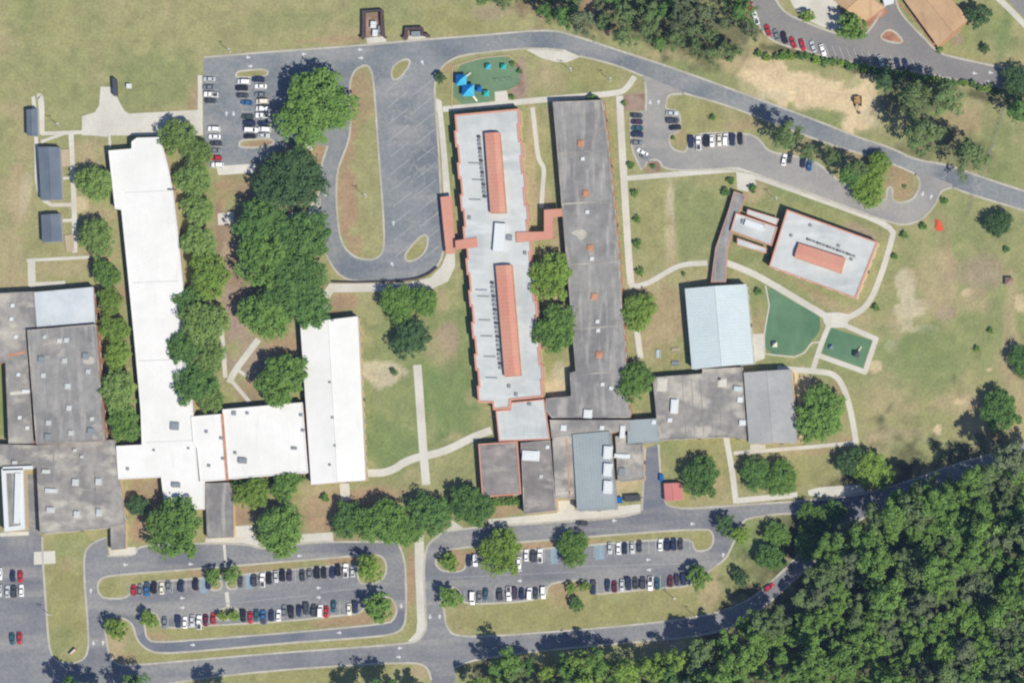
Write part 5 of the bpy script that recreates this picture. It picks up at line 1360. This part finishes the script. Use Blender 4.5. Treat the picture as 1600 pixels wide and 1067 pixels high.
tower(748, 139, 9, 2.4, 'small blue play cube right of the wide tower', 'plastic_blue', None)
tower(759, 146, 9, 2.2, 'teal play cube at right end of the climbing set', 'plastic_teal', None)
tower(762, 104, 8, 2.0, 'left teal toy near the playground top edge', 'plastic_teal', None, mat2='plastic_sky')
tower(786, 104, 8, 2.0, 'right teal toy near the playground top edge', 'plastic_teal', None)
tower(1210, 538, 8, 2.0, 'small grey toy on the large deep green surface', 'metal_grey', None, mat2='plastic_cream')
tower(1338, 553, 9, 2.4, 'dark play tower with pale slide on the square play area', 'metal_dark', (.5, .86))
tower(1298, 542, 6, 1.6, 'small blue toy at left of the square play area', 'plastic_blue', None, mat2='metal_grey')
# swing frame
x, y = W(788, 126)
r = thing('swing_frame', 'thin swing frame in the middle of upper playground', 'swing', (x, y, 0))
part(MB().tube((x - 3.2, y - .3, 2.2), (x + 3.2, y + .3, 2.2), .06, .06, 6), 'top_bar', MATS['metal_grey'], r)
for s_ in (-1, 1):
    for t_ in (-1, 1): part(MB().tube((x + s_ * 3.2, y + s_ * .3 + t_ * .9, .05), (x + s_ * 3.2, y + s_ * .3, 2.2), .05, .05, 6), 'leg', MATS['metal_grey'], r)
for s_ in (-1, 1): part(MB().box((x + s_ * 1.4, y + s_ * .13, .5), (.5, .2, .05)).box((x + s_ * 1.4 - .2, y + s_ * .13, 1.35), (.02, .02, 1.7)).box((x + s_ * 1.4 + .2, y + s_ * .13, 1.35), (.02, .02, 1.7)), 'seat', MATS['metal_dark'], r)
# picnic tables
for px, py, rz, mt, lab in ((1029, 553, 1.55, 'roof_ice_blue', 'pale blue picnic table on the lawn left of gym'), (1056, 547, .1, 'wood_pale', 'upper pale picnic table close to the gym wall'), (1056, 568, 0, 'metal_grey', 'lower grey picnic table close to the gym wall')):
    x, y = W(px, py)
    r = thing('picnic_table', lab, 'table', (x, y, 0))
    c, s_ = math.cos(rz), math.sin(rz)
    part(MB().box((x, y, .75), (3.2, .95, .06), rz), 'table_top', MATS[mt], r)
    for k in (-1, 1):
        part(MB().box((x - s_ * k * .85, y + c * k * .85, .45), (3.2, .3, .05), rz), 'bench', MATS[mt], r)
        part(MB().box((x + c * k * 1.1, y + s_ * k * 1.1, .4), (.1, 1.7, .08), rz).box((x + c * k * 1.1, y + s_ * k * 1.1, .36), (.1, .5, .7), rz), 'leg', MATS['metal_grey'], r)
# bins and containers
def skip(px, py, l, w, h, rz, mat, label, lid=None):
    x, y = W(px, py, h)
    r = thing('waste_container', label, 'dumpster', (x, y, 0))
    m = MB()
    c, s_ = math.cos(rz), math.sin(rz)
    for k in (-1, 1):
        m.box((x - s_ * k * w / 2, y + c * k * w / 2, h / 2), (l, .1, h), rz)
        m.box((x + c * k * l / 2, y + s_ * k * l / 2, h / 2), (.1, w - .1, h), rz)
    m.box((x, y, .2), (l - .1, w - .1, .1), rz)
    part(m, 'tub', MATS[mat], r)
    part(MB().box((x - c * l * .25, y - s_ * l * .25, h + .04), (l * .48, w, .07), rz), 'lid', MATS[lid or mat], r)
    part(MB().box((x + c * l * .25, y + s_ * l * .25, h + .04), (l * .48, w, .07), rz), 'lid', MATS[lid or mat], r)
skip(583, 39, 2.6, 2.0, 1.6, 1.5, 'metal_white', 'white bin at back of the three-sided brick enclosure')
skip(586, 52, 2.6, 2.0, 1.6, 1.5, 'metal_grey', 'grey bin at front of the three-sided brick enclosure', 'metal_white')
skip(593, 46, 2.4, 1.3, 1.5, 1.5, 'metal_grey', 'narrow bin at right of the three-sided brick enclosure')
skip(650, 53, 3.6, 1.8, 1.5, .05, 'metal_grey', 'long grey container inside the low brick enclosure')
skip(967, 781, 2.0, 2.2, 1.6, 0, 'plastic_blue', 'blue bin left of the dark trailer near kitchen')
skip(1033, 746, 1.2, 2.6, 1.6, 0, 'plastic_blue', 'narrow blue bin beside the red-roofed shed')
x, y = W(988, 778, 1.2)
r = thing('cargo_trailer', 'dark flat trailer backed up by the kitchen yard', 'trailer', (x, y, 0))
part(MB().box((x, y, 1.3), (6.0, 2.3, 1.5), .06), 'box_body', MATS['metal_dark'], r)
part(MB().box((x, y, 2.1), (5.8, 2.1, .08), .06), 'cover', MATS['truck_bed'], r)
for sx in (-1.2, -.3):
    for sy in (-1.1, 1.1): part(MB().tube((x + sx, y + sy - .12, .4), (x + sx, y + sy + .12, .4), .4, .4, 10), 'wheel', MATS['tyre'], r)
part(MB().tube((x + 3.0, y + .18, .6), (x + 4.2, y + .25, .5), .08, .06, 6), 'drawbar', MATS['metal_dark'], r)
# transformer, dark rack, tarp, pump house
x, y = W(202, 135)
r = thing('utility_box', 'small white utility box on the lawn by the plaza', 'utility box', (x, y, 0))
part(MB().box((x, y, .75), (1.5, 1.5, 1.3)), 'cabinet', MATS['metal_white'], r); part(MB().box((x, y, .06), (2.0, 2.0, .12)), 'base', MATS['concrete'], r); part(MB().box((x, y, 1.43), (1.6, 1.6, .06), 0, .9), 'lid', MATS['metal_white'], r)
x, y = W(180, 137, 1.5)
r = thing('storage_container', 'narrow dark container standing at the plaza tip', 'container', (x, y, 0))
part(MB().box((x, y, 1.4), (1.2, 6.6, 2.6), .06), 'box_body', MATS['metal_dark'], r); part(MB().box((x, y, 2.76), (1.3, 6.7, .12), .06), 'roof', MATS['metal_dark'], r)
for k in (-1, 1): part(MB().box((x + k * .3 + .19, y - 3.36, 1.4), (.55, .06, 2.3), .06), 'door', MATS['metal_grey'], r)
p = chaikin(P("1461,344 1468,343 1472,351 1475,360 1466,362 1460,357 1463,350"), 2)
r = thing('tarp', 'bright orange-red tarp lying on grass near the drive mouth', 'tarp', (*W(1467, 352), 0))
part(MB().prism(WP(p), 0, .35), 'sheet', MATS['tarp_orange'], r); part(MB().prism(WP([(1467 + (a - 1467) * .6, 352 + (b - 352) * .6) for a, b in p]), .34, .6), 'fold', MATS['tarp_orange'], r)
x, y = W(1578, 441)
r = thing('pump_house', 'tiny pale hut on the far right field', 'hut', (x, y, 0))
part(MB().box((x, y, 1.0), (2.6, 2.6, 2.0)), 'wall', MATS['wall_grey'], r); part(MB().box((x, y, 2.35), (3.2, 3.2, .7), 0, .1), 'roof', MATS['mulch_brown'], r); part(MB().box((x + .2, y - 1.33, .9), (.8, .06, 1.7)), 'door', MATS['metal_dark'], r)
# digger
x, y = W(1340, 158, 1.2)
r = thing('excavator', 'brownish excavator parked on the sandy clearing', 'digger', (x, y, 0))
for k in (-1, 1): part(MB().box((x + k * 1.1, y, .45), (.6, 3.8, .8)).box((x + k * 1.1, y, .45), (.62, 3.2, .9)), 'track', MATS['tyre'], r)
part(MB().box((x, y + .3, 1.5), (2.2, 2.8, 1.0), .1), 'body', MATS['digger_yellow'], r)
cb = part(MB().box((x - .55, y - .3, 2.35), (1.0, 1.4, 1.3), .1, .9), 'cab', MATS['digger_yellow'], r)
sub(MB().box((x - .55, y - 1.0, 2.4), (.85, .06, .8), .1), 'window', MATS['glass_dark'], cb, r)
part(MB().tube((x + .4, y - .8, 1.8), (x + .5, y - 3.2, 3.4), .22, .18, 6), 'boom', MATS['digger_yellow'], r)
part(MB().tube((x + .5, y - 3.2, 3.4), (x + .5, y - 4.6, 1.2), .16, .12, 6), 'arm', MATS['digger_yellow'], r)
part(MB().box((x + .5, y - 4.6, .8), (1.0, .8, .8), 0, .8), 'bucket', MATS['metal_dark'], r)
# fences
def fence(pts, h, label, gap=3.0, mat='metal_grey', solid=False, name='fence'):
    q = WP(P(pts))
    r = thing(name, label, 'fence', (*q[0], 0))
    for a, b in zip(q, q[1:]):
        va, vb = Vector(a), Vector(b)
        L = (vb - va).length
        n = max(1, int(L / gap))
        for k in range(n + 1):
            p_ = va.lerp(vb, k / n)
            part(MB().tube((p_.x, p_.y, 0), (p_.x, p_.y, h), .05, .05, 6), 'post', MATS[mat], r)
        for z in (.15, h / 2, h - .05): part(MB().tube((*va, z), (*vb, z), .035, .035, 5), 'rail', MATS[mat], r)
        m = MB()
        nw = int(L / .5)
        for k in range(nw):
            p_ = va.lerp(vb, (k + .5) / nw)
            m.tube((p_.x, p_.y, .1), (p_.x, p_.y, h - .05), .012, .012, 3)
        part(m, 'mesh_wires', MATS[mat], r, 'stuff')
fence("1570,168 1562,195 1552,225 1541,258 1534,276", 2.0, 'wire fence running down to the road at upper right')
fence("1521,306 1517,322 1513,338", 2.0, 'short wire fence below the road at far right')
q = WP(chaikin(P("519,441 560,442 640,439 668,431 684,418"), 2, False))
r = thing('retaining_wall', 'low dark wall along the bottom curve of bus loop', 'wall', (*q[0], 0))
part(MB().strip(q, .3, 0, 1.2, False), 'wall', MATS['brick_dark'], r); part(MB().strip(q, .4, 1.202, 1.28, False), 'coping', MATS['brick_dark'], r)

# ------------------------------------------------------------------ the air between the ground and the aeroplane
hz = bpy.data.materials.new('haze_air')
hz.use_nodes = True
hn = hz.node_tree.nodes
for n_ in list(hn):
    if n_.type == 'BSDF_PRINCIPLED': hn.remove(n_)
pv = hn.new('ShaderNodeVolumePrincipled')
pv.inputs['Color'].default_value = (0.32, 0.46, 1.0, 1)
pv.inputs['Density'].default_value = 1.25e-5
pv.inputs['Anisotropy'].default_value = 0.0
hz.node_tree.links.new(pv.outputs[0], hn['Material Output'].inputs['Volume'])
MB().box((0, 0, 1257), (6400, 6400, 2516)).build('haze', hz, kind='stuff')
